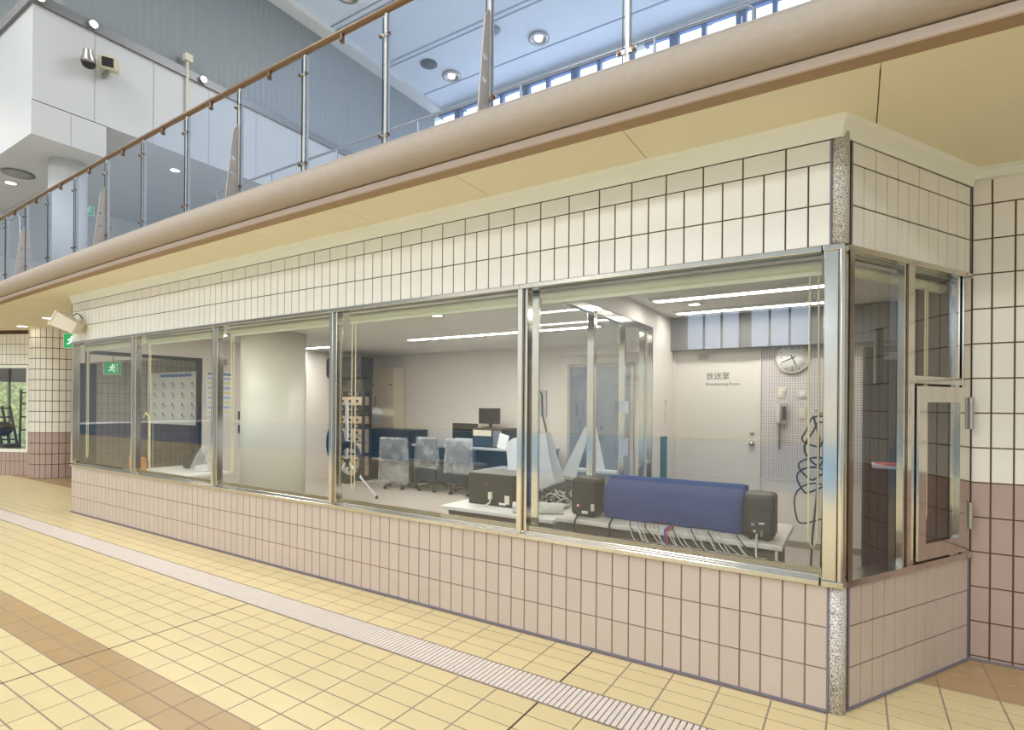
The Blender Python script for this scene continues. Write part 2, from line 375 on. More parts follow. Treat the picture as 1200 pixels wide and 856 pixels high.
# right wall
RX, RY = .557, 4.14
wr = struct('wall_right', box(RX - .3, 3, RY + .0035, RY + .2, 0, 2.9), m_grout, 'tiled wall, cream above and mauve below')
zr = [ZT + .202 * k for k in (2, 1, 0, -1, -2, -3, -4, -5, -6, -7, -8, -9, -10, -11)]
for k in range(12):
    x0 = RX + .012 + (.0 if k == 0 else .1 * k - .01); x1 = RX + .1 * (k + 1) + .002
    for z in zr:
        mm = m_cream_s if z > .84 else m_mauve
        if abs(z - (ZT + .404)) < .001: continue
        inst('tile', tile_mesh(x1 - x0 - .007, .196, .005, mm, 'Y'), ((x0 + x1) / 2, RY + .005, z + .101), wr)
    inst('tile', tile_mesh(x1 - x0 - .007, .02, .005, m_mauve, 'Y'), ((x0 + x1) / 2, RY + .005, .013), wr)
for k in range(7):
    x0 = RX + .2 * k - (.0 if k == 0 else .1); x1 = RX + .1 + .2 * k; x0 = max(x0, RX + .01)
    inst('tile', tile_mesh(x1 - x0 - .007, .14, .005, m_cream_s, 'Y'), ((x0 + x1) / 2, RY + .005, ZT + .404 + .073), wr)
# sealant lines, granite corner pieces
b = MB(); b.box(XL, XR - .01, D - .006, D + .004, .0035, .016); sbox(b, .03, SLEN, -.004, .006, .0035, .016); b.box(RX, 3, RY - .006, RY + .004, .0035, .014)
b.tube([(RX + .003, RY - .001, .0035), (RX + .003, RY - .001, 2.78)], .006, 6)
b.tube([(XR - .004, D - .001, .0035), (XR - .004, D - .001, ZS)], .005, 6); b.tube([sp(.04, .001, .0035), sp(.04, .001, ZS)], .005, 6)
b.tube([(XR - .004, D - .001, ZT), (XR - .004, D - .001, 2.8)], .005, 6); b.tube([sp(.04, .001, ZT), sp(.04, .001, 2.8)], .005, 6)
struct('trim_1', b, m_seal, 'blue grey sealant lines along the tiled walls')
CC = (-.078, 3.076)
for nm, z0, z1 in (('trim_2', .0035, ZS), ('trim_3', ZT + .006, 2.80)):
    struct(nm, MB().lathe([(0, z0), (.045, z0), (.045, z1), (0, z1)], (CC[0], CC[1], 0), seg=24), m_granite, 'speckled granite corner post')

# cove and soffit
def fpath(o):                                  # plan polyline offset o outwards from the tile faces
    a = (XL, D - o); t = math.tan(PI / 6)
    cx = -.072 + o * t; c_ = (cx, D - o)
    e = P0 + SD * SLEN + SN * o
    return [a, c_, (e.x, e.y)]
cv = MB(); prof = [(.004, 2.757), (.012, 2.757), (.02, 2.79), (.034, 2.83), (.05, 2.851), (.0, 2.851)]
vs = []; fs = []
for (o, z) in prof:
    for p in fpath(o): vs.append((p[0], p[1], z))
for i in range(len(prof) - 1):
    for k in range(2): fs.append((i * 3 + k, i * 3 + k + 1, (i + 1) * 3 + k + 1, (i + 1) * 3 + k))
cv.add(vs, fs); struct('trim_4', cv, m_cove, 'cream cove moulding under the soffit')
tr5 = MB(); tr5.box(RX - .02, 3, RY - .05, RY + .01, 2.79, 2.852); tr5.box(RX - .02, 3, RY - .065, RY + .01, 2.836, 2.852)
struct('trim_5', tr5, m_cove, 'cream cornice rail on the right wall')
def bY(X): return 2.60 + .0027 * (X + 3.2) ** 2
sof = struct('ceiling', MB(), m_gap, 'yellow cream soffit under the gallery'); 
sf = MB(); sf.box(-17, 3, 2.8, 9.0, 2.875, 2.93); sof.data = sf.build('tmp', m_gap).data
bpy.data.objects.remove(bpy.data.objects['tmp'])
xx = [3.25, 2.2, 1.13, .075, -1.0, -2.06, -3.12] + [-3.12 - 1.06 * k for k in range(1, 14)]
for k in range(len(xx) - 1):
    x1, x0 = xx[k] - .0025, xx[k + 1] + .0025
    MB().prism([(x0, bY(x0) - .004, 2.85), (x1, bY(x1) - .004, 2.85), (x1, 9, 2.85), (x0, 9, 2.85)], (0, 0, .03)).build('panel', m_soffit, sof)

# ------------------------------------------------------------------ gallery edge, slab and glass balustrade
def sweep(mb, prof, x0, x1, n=36, closed=True, smooth=False, fy=bY):
    m = len(prof); vs = []; fs = []
    for i in range(n + 1):
        X = x0 + (x1 - x0) * i / n
        for (o, z) in prof: vs.append((X, fy(X) + o, z))
    for i in range(n):
        for k in range(m if closed else m - 1):
            a = i * m + k; b_ = i * m + (k + 1) % m; fs.append((a, b_, b_ + m, a + m))
    if closed: fs += [tuple(range(m))[::-1], tuple(range(n * m, n * m + m))]
    return mb.add(vs, fs, smooth)
gal = root('balcony_edge', 'structure', 'taupe rounded edge beam of the gallery')
G0, G1 = -16, 3.0
sweep(MB(), [(.0, 2.848), (-.085, 2.848), (-.085, 2.856), (0, 2.856)], G0, G1).build('soffit_strip', m_strip, gal)
sweep(MB(), [(-.083, 2.850), (-.085, 2.896), (.05, 2.896), (.05, 2.851)], G0, G1).build('fascia', mat('taupe_fascia', (188, 170, 156), .7, var=.02, scale=20, bump=.1), gal)
pr = [(-.085 + .098 * math.cos(a) * 1.0, 3.003 + .0985 * math.sin(a)) for a in [PI * (1.5 - t / 22) for t in range(0, 23)]]
pr = [(.05, 2.905)] + pr + [(.05, 3.101)]
sweep(MB(), pr, G0, G1, 48, True, True).build('bullnose', m_beam, gal)
sweep(MB(), [(.0, 3.09), (.0, 3.185), (.015, 3.2), (.3, 3.2), (.3, 3.09)], G0, G1).build('curb', m_beam, gal)
struct('floor_gallery', box(-16, 3, 2.95, 12.8, 2.93, 3.18), m_white, 'gallery floor slab')
def rY(X): return 2.735 + .0023 * (X + 3.5) ** 2
RZ = 4.2
bal = thing('glass_balustrade', 'glass balustrade with bronze handrail along the gallery edge', 'balustrade', (-3.5, 2.735, 3.2))
MB().tube([(X, rY(X), RZ) for X in [-12.6 + .4 * k for k in range(38)]], .024, 14).build('handrail', m_brass, bal)
px_ = [-1.03 - .872 * k for k in range(-3, 14)]
m_bolt = mat('bronze_clip', (120, 92, 70), .35, .8, var=.05)
for i, X in enumerate(px_):
    Y = rY(X); k = i - 3
    p = MB(); p.box(X - .012, X + .012, Y - .006, Y + .03, 3.2, RZ - .015, bev=.003); p.build('post', mat('satin_post_steel', (206, 202, 198), .38, .45, var=.03), bal)
    for z in (3.325, 4.02):
        for sgn in (-1, 1):
            c = MB().box(X + sgn * .008, X + sgn * .055, Y - .016, Y - .004, z - .012, z + .012).build('clip', m_steel, bal)
            MB().cyl((X + sgn * .04, Y - .015, z), (X + sgn * .04, Y - .026, z), .011, 8).build('bolt', m_bolt, c)
    if k % 3 == 1:                              # perforated stiffener beside every third post
        hw = [(Y - .122, 3.2), (Y - .014, 3.2), (Y - .014, 3.87), (Y - .058, 3.80)]
        bm = bmesh.new(); outer = [bm.verts.new((X - .006, a, z)) for a, z in hw]; edges = [bm.edges.new((outer[q], outer[(q + 1) % 4])) for q in range(4)]
        for (hy, hz) in ((Y - .062, 3.42), (Y - .056, 3.56)):
            ring = [bm.verts.new((X - .006, hy + .02 * math.cos(a), hz + .02 * math.sin(a))) for a in [2 * PI * t / 14 for t in range(14)]]
            edges += [bm.edges.new((ring[q], ring[(q + 1) % 14])) for q in range(14)]
        bmesh.ops.triangle_fill(bm, edges=edges, use_beauty=True)
        r = bmesh.ops.extrude_face_region(bm, geom=bm.faces[:])
        for v in [g for g in r['geom'] if isinstance(g, bmesh.types.BMVert)]: v.co.x += .01
        bm.verts.index_update(); mb = MB().add([v.co.copy() for v in bm.verts], [[v.index for v in f.verts] for f in bm.faces]); bm.free()
        mb.build('stiffener', mat('matt_steel_plate', (184, 174, 166), .45, .2, var=.05), bal)
    if i < len(px_) - 1:
        X2 = px_[i + 1]; a, b_ = X - .022, X2 + .022
        MB().prism([(b_, rY(b_) - .012, 3.215), (a, rY(a) - .012, 3.215), (a, rY(a) - .012, RZ - .05), (b_, rY(b_) - .012, RZ - .05)], (0, .008, 0)).build('pane', m_bglass, bal)
        for ex in (a, b_): box(ex - .0016, ex + .0016, rY(ex) - .0125, rY(ex) - .0035, 3.215, RZ - .05).build('edge', mat('dark_glass_edge', (58, 70, 78), .3, var=.05), bal)
        xm = (X + X2) / 2
        h = MB(); h.box(xm - .012, xm + .012, rY(xm) - .022, rY(xm) + .004, RZ - .085, RZ - .018, bev=.003)
        h.cyl((xm, rY(xm) - .02, RZ - .07), (xm, rY(xm) - .032, RZ - .07), .011, 10); h.build('hanger', m_bolt, bal)
kr = thing('inner_rail', 'thin steel rail running low behind the glass balustrade', 'rail', (-3, 3.1, 3.2))
MB().tube([(X, rY(X) + .36, 3.60) for X in [-5.6 + .3 * k for k in range(17)]] + [(-.5, rY(-.5) + .36, 3.60), (-.47, rY(-.5) + .36, 3.57), (-.47, rY(-.5) + .36, 3.2)], .011, 8).build('bar', m_steel, kr)
for X in (-5.5, -4.6, -3.7, -2.8, -1.9, -1.0): MB().cyl((X, rY(X) + .36, 3.18), (X, rY(X) + .36, 3.6), .009, 8).build('post', m_steel, kr)

# ------------------------------------------------------------------ windows of the booth
MX = [-8.775, -7.103, -5.414, -3.656, -1.831, -.088]
FRONT_N = ['far left', 'second', 'third', 'fourth', 'near right']
for i in range(5):
    x0, x1 = MX[i], MX[i + 1]
    wroot = root('window_%d' % (i + 1), 'structure')
    f = MB()
    f.box(x0 - .02, (x1 - .02 if i < 4 else -.145), D - .022, D + .02, ZS, ZS + .03, bev=.004)           # sill nosing
    f.box(x0 - .02, (x1 - .02 if i < 4 else -.145), D + .02, D + .1, ZS, ZS + .045, bev=.003)
    f.box(x0 - .02, (x1 - .02 if i < 4 else -.14), D + .03, D + .045, ZS + .03, ZS + .075)
    f.box(x0 - .02, (x1 - .02 if i < 4 else -.145), D - .016, D + .07, ZT - .03, ZT, bev=.004)
    f.build('frame', m_chrome, wroot)
    wp = MB()
    if i < 4:
        wp.box(x1 - .032, x1 + .004, D - .014, D + .065, ZS + .04, ZT - .028, bev=.003); wp.box(x1 + .006, x1 + .03, D + .01, D + .075, ZS + .04, ZT - .028, bev=.003)
        wp.build('mullion', m_chrome, wroot)
    if i == 0: box(x0 - .02, x0 + .03, D - .014, D + .07, ZS + .04, ZT - .028, bev=.003).build('mullion', m_chrome, wroot)
    e = .0
    box(x0 + (.03 if i == 0 else .028), x1 - .032, D + .03, D + .038, ZS + .04, ZT - .028).build('pane', m_glass, wroot)
# corner post
cpo = MB(); cpo.box(-.135, -.075, D - .016, D + .07, ZS + .03, ZT - .028, bev=.004); cpo.tube([(-.06, D - .002, ZS + .03), (-.06, D - .002, ZT - .028)], .016, 14)
sbox(cpo, .012, .05, -.06, .012, ZS + .03, ZT - .028); sbox(cpo, -.012, SLEN, -.09, .02, ZS, ZS + .032); sbox(cpo, -.005, SLEN, -.07, .014, ZT - .028, ZT)
cpo.box(-.14, -.045, D - .022, D + .1, ZS, ZS + .031, bev=.004); cpo.box(-.14, -.05, D - .016, D + .07, ZT - .029, ZT, bev=.004)
struct('trim_6', cpo, m_chrome, 'polished steel corner post and rails')
w6 = root('window_6', 'structure')
f = MB(); sbox(f, .485, .50, -.02, .012, ZS + .03, ZT - .028); sbox(f, .545, .605, -.02, .004, ZS + .03, ZT - .028); sbox(f, .505, .535, -.03, -.01, ZS + .03, ZT - .028)
f.build('mullion', m_chrome, w6); sbox(MB(), .05, .485, -.03, -.022, ZS + .03, ZT - .028).build('pane', m_glass, w6)
w7 = root('window_7', 'structure')
f = MB(); sbox(f, 1.06, 1.10, -.03, -.005, ZS + .03, ZT - .028); sbox(f, 1.115, 1.195, -.03, .008, ZS + .03, ZT - .028); sbox(f, .605, 1.115, -.05, .006, 1.60, 1.64)
f.build('frame', m_chrome, w7); sbox(MB(), .605, 1.06, -.03, -.022, 1.64, ZT - .028).build('pane', m_glass, w7)
w8 = root('window_8', 'structure', 'hinged steel framed hatch pane')
f = MB(); a, b_, z0, z1, o0, o1 = .618, 1.125, .655, 1.585, -.02, .022
sbox(f, a, a + .075, o0, o1, z0, z1); sbox(f, b_ - .075, b_, o0, o1, z0, z1); sbox(f, a + .075, b_ - .075, o0, o1, z0, z0 + .085); sbox(f, a + .075, b_ - .075, o0, o1, z1 - .085, z1)
f.build('sash', m_chrome, w8); sbox(MB(), a + .075, b_ - .075, -.004, .004, z0 + .085, z1 - .085).build('pane', m_glass, w8)
for (z0, z1) in ((1.35, 1.53), (.78, .93)):
    f = MB(); q0, q1 = sp(1.155, .03, z0), sp(1.155, .03, z1); f.tube([q0, q1], .014, 14); sbox(f, 1.12, 1.19, .008, .024, z0, z1); f.build('hinge', m_steel, w8)

# roller blinds behind the glass, cream headrail plus pull cord loop
BL = ['far left window', 'second window from far end', 'window before the white column', 'window before the wrapped chairs', 'window before the blue cover']
for i in range(5):
    x0, x1 = MX[i] + .07, MX[i + 1] - .06
    t = thing('roller_blind', 'rolled up cream blind with pull cord behind the ' + BL[i], 'blind', ((x0 + x1) / 2, D + .13, 2.17), 'rolled up window blinds')
    h = MB(); h.tube([(x0, D + .13, 2.185), (x1, D + .13, 2.185)], .03, 14); h.build('roll', m_blind, t)
    h = MB(); h.box(x0, x1, D + .121, D + .127, 2.145, 2.17); h.box(x0, x1, D + .115, D + .133, 2.132, 2.148, bev=.003); h.build('bottom_rail', m_blind, t)
    cx = (x1 - .035) if i == 4 else (x0 + .03); zb = (.72, .74, .75, .73, .75)[i]
    loop = [(cx - .02, D + .13, 2.14), (cx - .022, D + .13, 1.5), (cx - .02, D + .13, zb + .05), (cx, D + .13, zb), (cx + .02, D + .13, zb + .05), (cx + .022, D + .13, 1.5), (cx + .02, D + .13, 2.14)]
    MB().tube(loop, .0045, 6).build('pull_cord', m_rope, t)
t = thing('roller_blind', 'short rolled up cream blind behind the angled end window', 'blind', sp(.55, -.13, 2.17), 'rolled up window blinds')
MB().tube([sp(.08, -.13, 2.185), sp(1.19, -.13, 2.185)], .03, 14).build('roll', m_blind, t)
MB().tube([sp(.93, -.1, 2.15), sp(.93, -.1, .85), sp(.94, -.1, .80), sp(.955, -.1, .85), sp(.955, -.1, 2.15)], .0045, 6).build('pull_cord', m_rope, t)

# ------------------------------------------------------------------ booth interior shell
CZ = 2.47; BY = 8.3; DYW = 6.4; PX = -1.83
def shell(mb, y0, z0, z1):
    xs = lambda yy: sp((yy - P0.y) / SD.y, 0, 0)[0] - .12
    return mb.prism([(XL, y0, z0), (xs(y0), y0, z0), (xs(4.3), 4.3, z0), (.6, 4.34, z0), (.7, BY, z0), (XL, BY, z0)], (0, 0, z1 - z0))
struct('floor_booth', shell(MB(), D + .15, 0, .006), m_roomfl, 'grey beige vinyl floor of the booth')
struct('ceiling_booth', shell(MB(), D + .16, CZ, CZ + .05), m_ceil, 'white ceiling of the booth')
struct('wall_back', box(XL, PX, BY, BY + .1, 0, CZ), m_wall, 'ivory back wall')
wd = MB(); wd.box(PX, .9, DYW, DYW + .1, 0, .70); wd.box(PX, -.87, DYW, DYW + .1, 2.1, CZ)
struct('wall_door', wd, m_wall, 'ivory end wall with the door')
struct('wall_door_panel', box(-.87, .9, DYW, DYW + .1, .70, CZ), m_peg, 'perforated acoustic board')
box(-.87, .9, DYW - .008, DYW, .69, .705).build('trim_7', m_wall)['kind'] = 'structure'
struct('wall_return', box(PX - .05, PX + .03, 5.62, BY, 0, CZ), m_wall, 'short ivory wall beside the door')
wrt = MB(); wrt.box(.62, .72, 4.34, DYW, 0, CZ); struct('wall_booth_right', wrt, mat('brown_room_wall', (104, 92, 82), .6, var=.03))
wlf = MB(); wlf.box(XL - .05, XL + .05, 4.72, BY, 0, CZ); wlf.box(XL - .05, XL + .05, D + .15, 4.72, 2.16, CZ); struct('wall_left', wlf, m_wall, 'ivory left wall of the booth')
for nm, args in (('baseboard_back', (XL + .05, PX - .05, BY - .012, BY, .006, .07)), ('baseboard_right', (PX + .03, .6, DYW - .012, DYW, .006, .07))):
    struct(nm, box(*args), mat('grey_skirting', (150, 136, 124), .6, var=.04))
# glass partition
w9 = root('window_9', 'structure', 'glass partition between the two rooms')
for yy, wd_ in ((3.2, .015), (4.10, .06), (4.80, .035), (5.35, .03), (5.6, .02)):
    box(PX - .03, PX + .03, yy, yy + wd_, .05, 2.24, bev=.004).build('mullion', m_chrome, w9)
f = MB(); f.box(PX - .03, PX + .03, 3.2, 5.62, 2.22, 2.28); f.box(PX - .03, PX + .03, 3.2, 5.62, .006, .06); f.build('frame', m_chrome, w9)
for a, b_ in ((3.215, 4.10), (4.16, 4.80), (4.835, 5.35), (5.38, 5.6)): box(PX - .004, PX + .004, a, b_, .06, 2.22).build('pane', m_glass, w9)
struct('wall_partition_top', box(PX - .04, PX + .04, 3.2, 5.62, 2.28, CZ), m_wall)
# door with lettering in the end wall
dr_ = root('door_1', 'structure', 'pale flush door lettered in two lines')
m_door = mat('pale_door', (226, 220, 210), .45, var=.01, scale=3)
box(-1.775, -.89, DYW + .01, DYW + .05, .01, 2.08).build('leaf', m_door, dr_)
f = MB(); f.box(-1.80, -1.775, DYW - .015, DYW + .08, .006, 2.1); f.box(-.89, -.865, DYW - .015, DYW + .08, .006, 2.1); f.box(-1.80, -.865, DYW - .015, DYW + .08, 2.08, 2.105); f.build('frame', m_wall, dr_)
k = MB(); k.lathe([(.0, 0), (.032, 0), (.032, .008), (.012, .012), (.012, .035), (.026, .042), (.03, .055), (.024, .068), (0, .07)], (-.955, DYW + .01, 1.06), (0, -1, 0)); k.build('knob', m_chrome, dr_)
k = MB(); k.lathe([(0, 0), (.024, 0), (.024, .012), (.018, .016), (0, .016)], (-.955, DYW + .01, 1.18), (0, -1, 0)); k.build('keyhole', m_chrome, dr_)
m_ink = mat('black_ink', (46, 42, 40), .6, var=.02)
text('lettering', '\u653e\u9001\u5ba4', .085, (-1.44, DYW + .008, 1.80), (PI / 2, 0, 0), m_ink, dr_)
text('lettering', 'Broadcasting Room', .045, (-1.44, DYW + .008, 1.715), (PI / 2, 0, 0), m_ink, dr_)
k = MB(); k.box(-1.52, -1.42, DYW - .035, DYW + .01, 2.0, 2.05, bev=.005); k.build('door_closer', m_steel, dr_)
d3 = root('door_2', 'structure', 'blue grey door in the back wall')
box(-4.05, -3.0, BY - .03, BY + .02, .006, 2.1).build('leaf', mat('bluegrey_door', (104, 118, 136), .5, var=.03, scale=3), d3)
f = MB(); f.box(-4.1, -4.05, BY - .045, BY + .02, .006, 2.15); f.box(-3.0, -2.95, BY - .045, BY + .02, .006, 2.15); f.box(-4.1, -2.95, BY - .045, BY + .02, 2.1, 2.15); f.build('frame', mat('grey_doorframe', (176, 170, 164), .5, var=.02), d3)
MB().tube([(-3.1, BY - .03, 1.02), (-3.1, BY - .08, 1.02), (-3.2, BY - .08, 1.02)], .009, 8).build('handle', m_chrome, d3)
# left side glass door towards the corridor
d4 = root('door_3', 'structure', 'dark framed glass door to the corridor')
f = MB(); f.box(XL - .03, XL + .03, 3.19, 3.22, .006, 2.16); f.box(XL - .03, XL + .03, 4.66, 4.72, .006, 2.16); f.box(XL - .03, XL + .03, 3.22, 4.66, 2.11, 2.16); f.box(XL - .03, XL + .03, 3.22, 4.66, .006, .06)
f.build('frame', m_darkst, d4); box(XL - .004, XL + .004, 3.22, 4.66, .06, 2.11).build('pane', m_glass, d4)

struct('trim_12', box(PX + .03, .6, 6.26, DYW - .001, 2.10, CZ), mat('grey_bulkhead', (112, 110, 108), .5, var=.02), 'grey bulkhead above the lettered door')
# ceiling lights of the booth
def strip(x0, x1, y, label, m=None):
    t = thing('strip_light', label, 'ceiling light', ((x0 + x1) / 2, y, CZ))
    f = MB(); f.box(x0 - .03, x1 + .03, y - .10, y - .055, CZ - .022, CZ - .001); f.box(x0 - .03, x1 + .03, y + .055, y + .10, CZ - .022, CZ - .001); f.box(x0 - .03, x0, y - .055, y + .055, CZ - .022, CZ - .001); f.box(x1, x1 + .03, y - .055, y + .055, CZ - .022, CZ - .001); f.build('housing', m_whitep, t)
    box(x0, x1, y - .05, y + .05, CZ - .02, CZ - .004, bev=.004).build('tube', m or m_lamp, t)
strip(-1.62, -.2, 5.10, 'nearer of two long strip lights in the right room ceiling')
strip(-1.63, -.26, 5.9, 'long strip light close to the lettered door wall')
strip(-5.86, -2.71, 6.33, 'very long strip light over the chairs in the main room', m_lamp2)
strip(-9.0 + .5, -7.6, 6.4, 'short strip light behind the white round column', m_lamp2)
def down(loc, label, r=.07, group=None):
    t = thing('downlight', label, 'downlight', loc, group)
    MB().lathe([(r * .78, 0), (r, 0), (r + .008, -.006), (r * .78, -.006)], loc).build('rim', m_whitep, t)
    MB().lathe([(0, -.003), (r * .78, -.003), (r * .78, -.0005), (0, -.0005)], loc, seg=18).build('lens', m_down, t)
down((-8.0, 4.6, CZ), 'downlight in the booth ceiling beside the left glass door', .09)
down((-7.3, 3.9, CZ), 'downlight in the booth ceiling in front of the white column', .09)
down((-5.13, 4.6, CZ), 'downlight in the booth ceiling right of the white column', .08)
down((-4.02, 4.78, CZ), 'downlight in the booth ceiling above the low white table', .08)
down((-2.3, 5.4, CZ), 'downlight in the booth ceiling left of the glass partition', .08)
down((-1.35, 5.5, CZ), 'downlight in the booth ceiling between the strips and partition', .07)

# ------------------------------------------------------------------ right room furniture
TZ = .65
def table(name, label, x0, x1, y0, y1, z, mtop, leg_m, legr=.02):
    t = thing(name, label, 'table', ((x0 + x1) / 2, (y0 + y1) / 2, 0))
    box(x0, x1, y0, y1, z - .032, z, bev=.006).build('tabletop', mtop, t)
    for lx in (x0 + .07, x1 - .07):
        for ly in (y0 + .07, y1 - .07): box(lx - legr, lx + legr, ly - legr, ly + legr, .006, z - .032).build('leg', leg_m, t)
    f = MB(); f.box(x0 + .09, x1 - .09, y0 + .06, y0 + .08, z - .1, z - .032); f.box(x0 + .09, x1 - .09, y1 - .08, y1 - .06, z - .1, z - .032); f.build('rail', leg_m, t)
m_ttop = mat('pale_grey_tabletop', (226, 218, 206), .4, var=.02, scale=10)
m_tleg = mat('grey_table_leg', (120, 108, 98), .5, .2, var=.05)
table('mixer_table', 'pale table by the big window carrying the blue covered mixer', -1.86, -.36, 3.56, 4.26, TZ, m_ttop, m_tleg)
# blue cloth covered mixer
bt = MB(); nx = 30; pr_ = [(3.735, .655), (3.715, .70), (3.71, .78), (3.722, .862), (3.728, .876), (3.742, .886), (3.86, .945), (3.90, .95), (3.95, .945), (3.965, .93), (3.97, .66)]
def cloth(nx, prof, x0, x1, amp, seed, cols=None):
    rnd = random.Random(seed); ph = [rnd.uniform(0, 6.3) for _ in range(8)]; vs = []; fs = []; m = len(prof)
    for i in range(nx + 1):
        u = i / nx; X = x0 + (x1 - x0) * u; e = min(u, 1 - u); ins = .01 * max(0, 1 - e * 24)
        for j, (yy, z) in enumerate(prof):
            wv = amp * (math.sin(9 * u + ph[0] + j * .5) + .6 * math.sin(23 * u + ph[1] - j * .8) + .4 * math.sin(41 * u + ph[2] + j))
            zz = z + (.006 * math.sin(7 * u + ph[3]) - .006 * math.sin(17 * u + ph[4]) if j in (0, m - 1) else wv * .25) - ins * (.5 if 2 < j < m - 2 else 0)
            yv = yy + wv * (1 if j < m / 2 else -1) + (ins if j < m / 2 else -ins)
            vs.append((X, yv, max(zz, .653)))
    for i in range(nx):
        for j in range(m - 1): fs.append((i * m + j, i * m + j + 1, (i + 1) * m + j + 1, (i + 1) * m + j))
    fs += [tuple(range(m)), tuple(range(nx * m, nx * m + m))[::-1]]
    return vs, fs
vs, fs = cloth(48, pr_, -1.55, -.605, .004, 3)
m_bcloth = mat('navy_blue_cloth', (44, 64, 124), .8, var=.06, scale=30, bump=.15)
bc = bt.add(vs, fs, True).build('covered_mixer', m_bcloth)
tag(bc, 'long mixing desk hidden under a royal blue cloth cover on the pale table', 'mixer')
def monitor(name, label, cx, y0, y1, wd_, h, z0, extras):
    t = thing(name, label, 'speaker', (cx, (y0 + y1) / 2, z0))
    box(cx - wd_ / 2, cx + wd_ / 2, y0, y1, z0 + .008, z0 + h, bev=.028).build('body', m_black, t)
    f = MB()
    for sx in (-1, 1):
        for yy in (y0 + .04, y1 - .04): f.cyl((cx + sx * (wd_ / 2 - .04), yy, z0), (cx + sx * (wd_ / 2 - .04), yy, z0 + .02), .012, 10)
    f.build('foot', m_char, t)
    box(cx - wd_ * .36, cx + wd_ * .36, y0 - .004, y0 + .01, z0 + .045, z0 + h * .62, bev=.003).build('back_panel', m_char, t)
    for (dx, dz, w_, hh, m, nm) in extras: box(cx + dx - w_ / 2, cx + dx + w_ / 2, y0 - .014, y0 + .002, z0 + dz - hh / 2, z0 + dz + hh / 2).build(nm, m, t)
    return t
m_red = mat('red_socket', (200, 50, 48), .5, var=.02)
monitor('monitor_speaker', 'small black monitor speaker left of the blue covered mixer', -1.685, 3.66, 3.86, .20, .285, TZ,
        [(-.035, .085, .012, .016, m_whitep, 'socket'), (-.02, .085, .012, .016, m_red, 'socket'), (.02, .04, .045, .02, m_whitep, 'rating_label'), (.08, .08, .02, .05, mat('cream_plug', (226, 220, 196), .5, var=.03), 'plug')])
monitor('monitor_speaker', 'small black monitor speaker at the right end of the pale table', -.5, 3.62, 3.82, .175, .285, TZ,
        [(-.03, .10, .018, .018, m_steel, 'socket'), (.02, .11, .03, .008, m_whitep, 'rating_label'), (-.02, .06, .012, .012, m_whitep, 'socket'), (.02, .05, .014, .04, m_steel, 'plug')])
# cables
def sagline(p0, p1, sag, n=10, wob=.0, seed=0):
    r = random.Random(seed); p0, p1 = Vector(p0), Vector(p1); out = []
    for i in range(n + 1):
        u = i / n; q = p0.lerp(p1, u); q.z -= sag * 4 * u * (1 - u); s_ = math.sin(PI * u)
        out.append(q + Vector((r.uniform(-wob, wob) * s_, r.uniform(-wob, wob) * s_, r.uniform(-wob, wob) * .4 * s_)))
    return out
CL = 'thin grey cable hanging over the table edge below the blue cover'
m_bcable = mat('blue_cable', (60, 70, 190), .5, var=.03); m_rcable = mat('red_cable', (210, 60, 56), .5, var=.03)
for i in range(26):
    x = -1.34 + i * .028 + random.choice((-.03, 0, .02)); dx = random.uniform(.7, 1.5); g = random.uniform(0, .05)
    pts = [(x, 3.70, .656), (x + .03, 3.60, .657), (x + .055, 3.545, .652), (x + .055 + .05 * dx, 3.525 - g, .60), (x + .055 + .14 * dx, 3.50 - g, .50 + g), (x + .055 + .25 * dx, 3.47 - g, .40), (x + .055 + .36 * dx, 3.45, .30 + g), (min(x + .055 + .5 * dx, -.42), 3.44, .22)]
    tag(MB().tube(pts, .0034, 5).build('audio_cable', m_gcable if i % 5 else m_cable), CL if i % 5 else 'thin black cable hanging over the table edge below the blue cover', 'cable', 'cables under the blue cover')
for x, m, c in ((-1.05, m_bcable, 'blue'), (-1.035, m_rcable, 'red')):
    tag(MB().tube([(x, 3.69, .662), (x, 3.545, .66), (x + .005, 3.535, .6), (x - .012, 3.53, .45), (x + .01, 3.53, .25)], .006, 6).build('audio_cable', m), c + ' cable hanging straight down below the blue cover', 'cable', 'cables under the blue cover')
for x, lab in ((-1.70, 'black lead dropping from the left small speaker'), (-1.44, 'black lead dropping past the left end of the blue cover'), (-.51, 'grey lead dropping from the right small speaker')):
    tag(MB().tube([(x, 3.64, .70), (x + .005, 3.59, .668), (x + .008, 3.542, .65), (x + .015, 3.53, .5), (x + .03, 3.50, .22), (x + .1, 3.46, .02)], .0065, 6).build('speaker_cable', m_cable if 'black' in lab else m_gcable), lab, 'cable')
tag(MB().tube([(-1.35 + .13 * math.cos(a), 3.40 + .1 * math.sin(a), .02 + .07 * max(0, math.sin(a)) ) for a in [PI * k / 10 for k in range(11)]], .012, 8).build('hose', m_whitep), 'short white looped hose on the floor under the table', 'hose')
tag(MB().lathe([(0, 0), (.04, .01), (.055, .04), (.04, .075), (0, .085)], (-1.62, 3.42, .006), seg=9).build('crumpled_paper', m_dust), 'crumpled white paper ball on the floor under the pale table', 'paper')

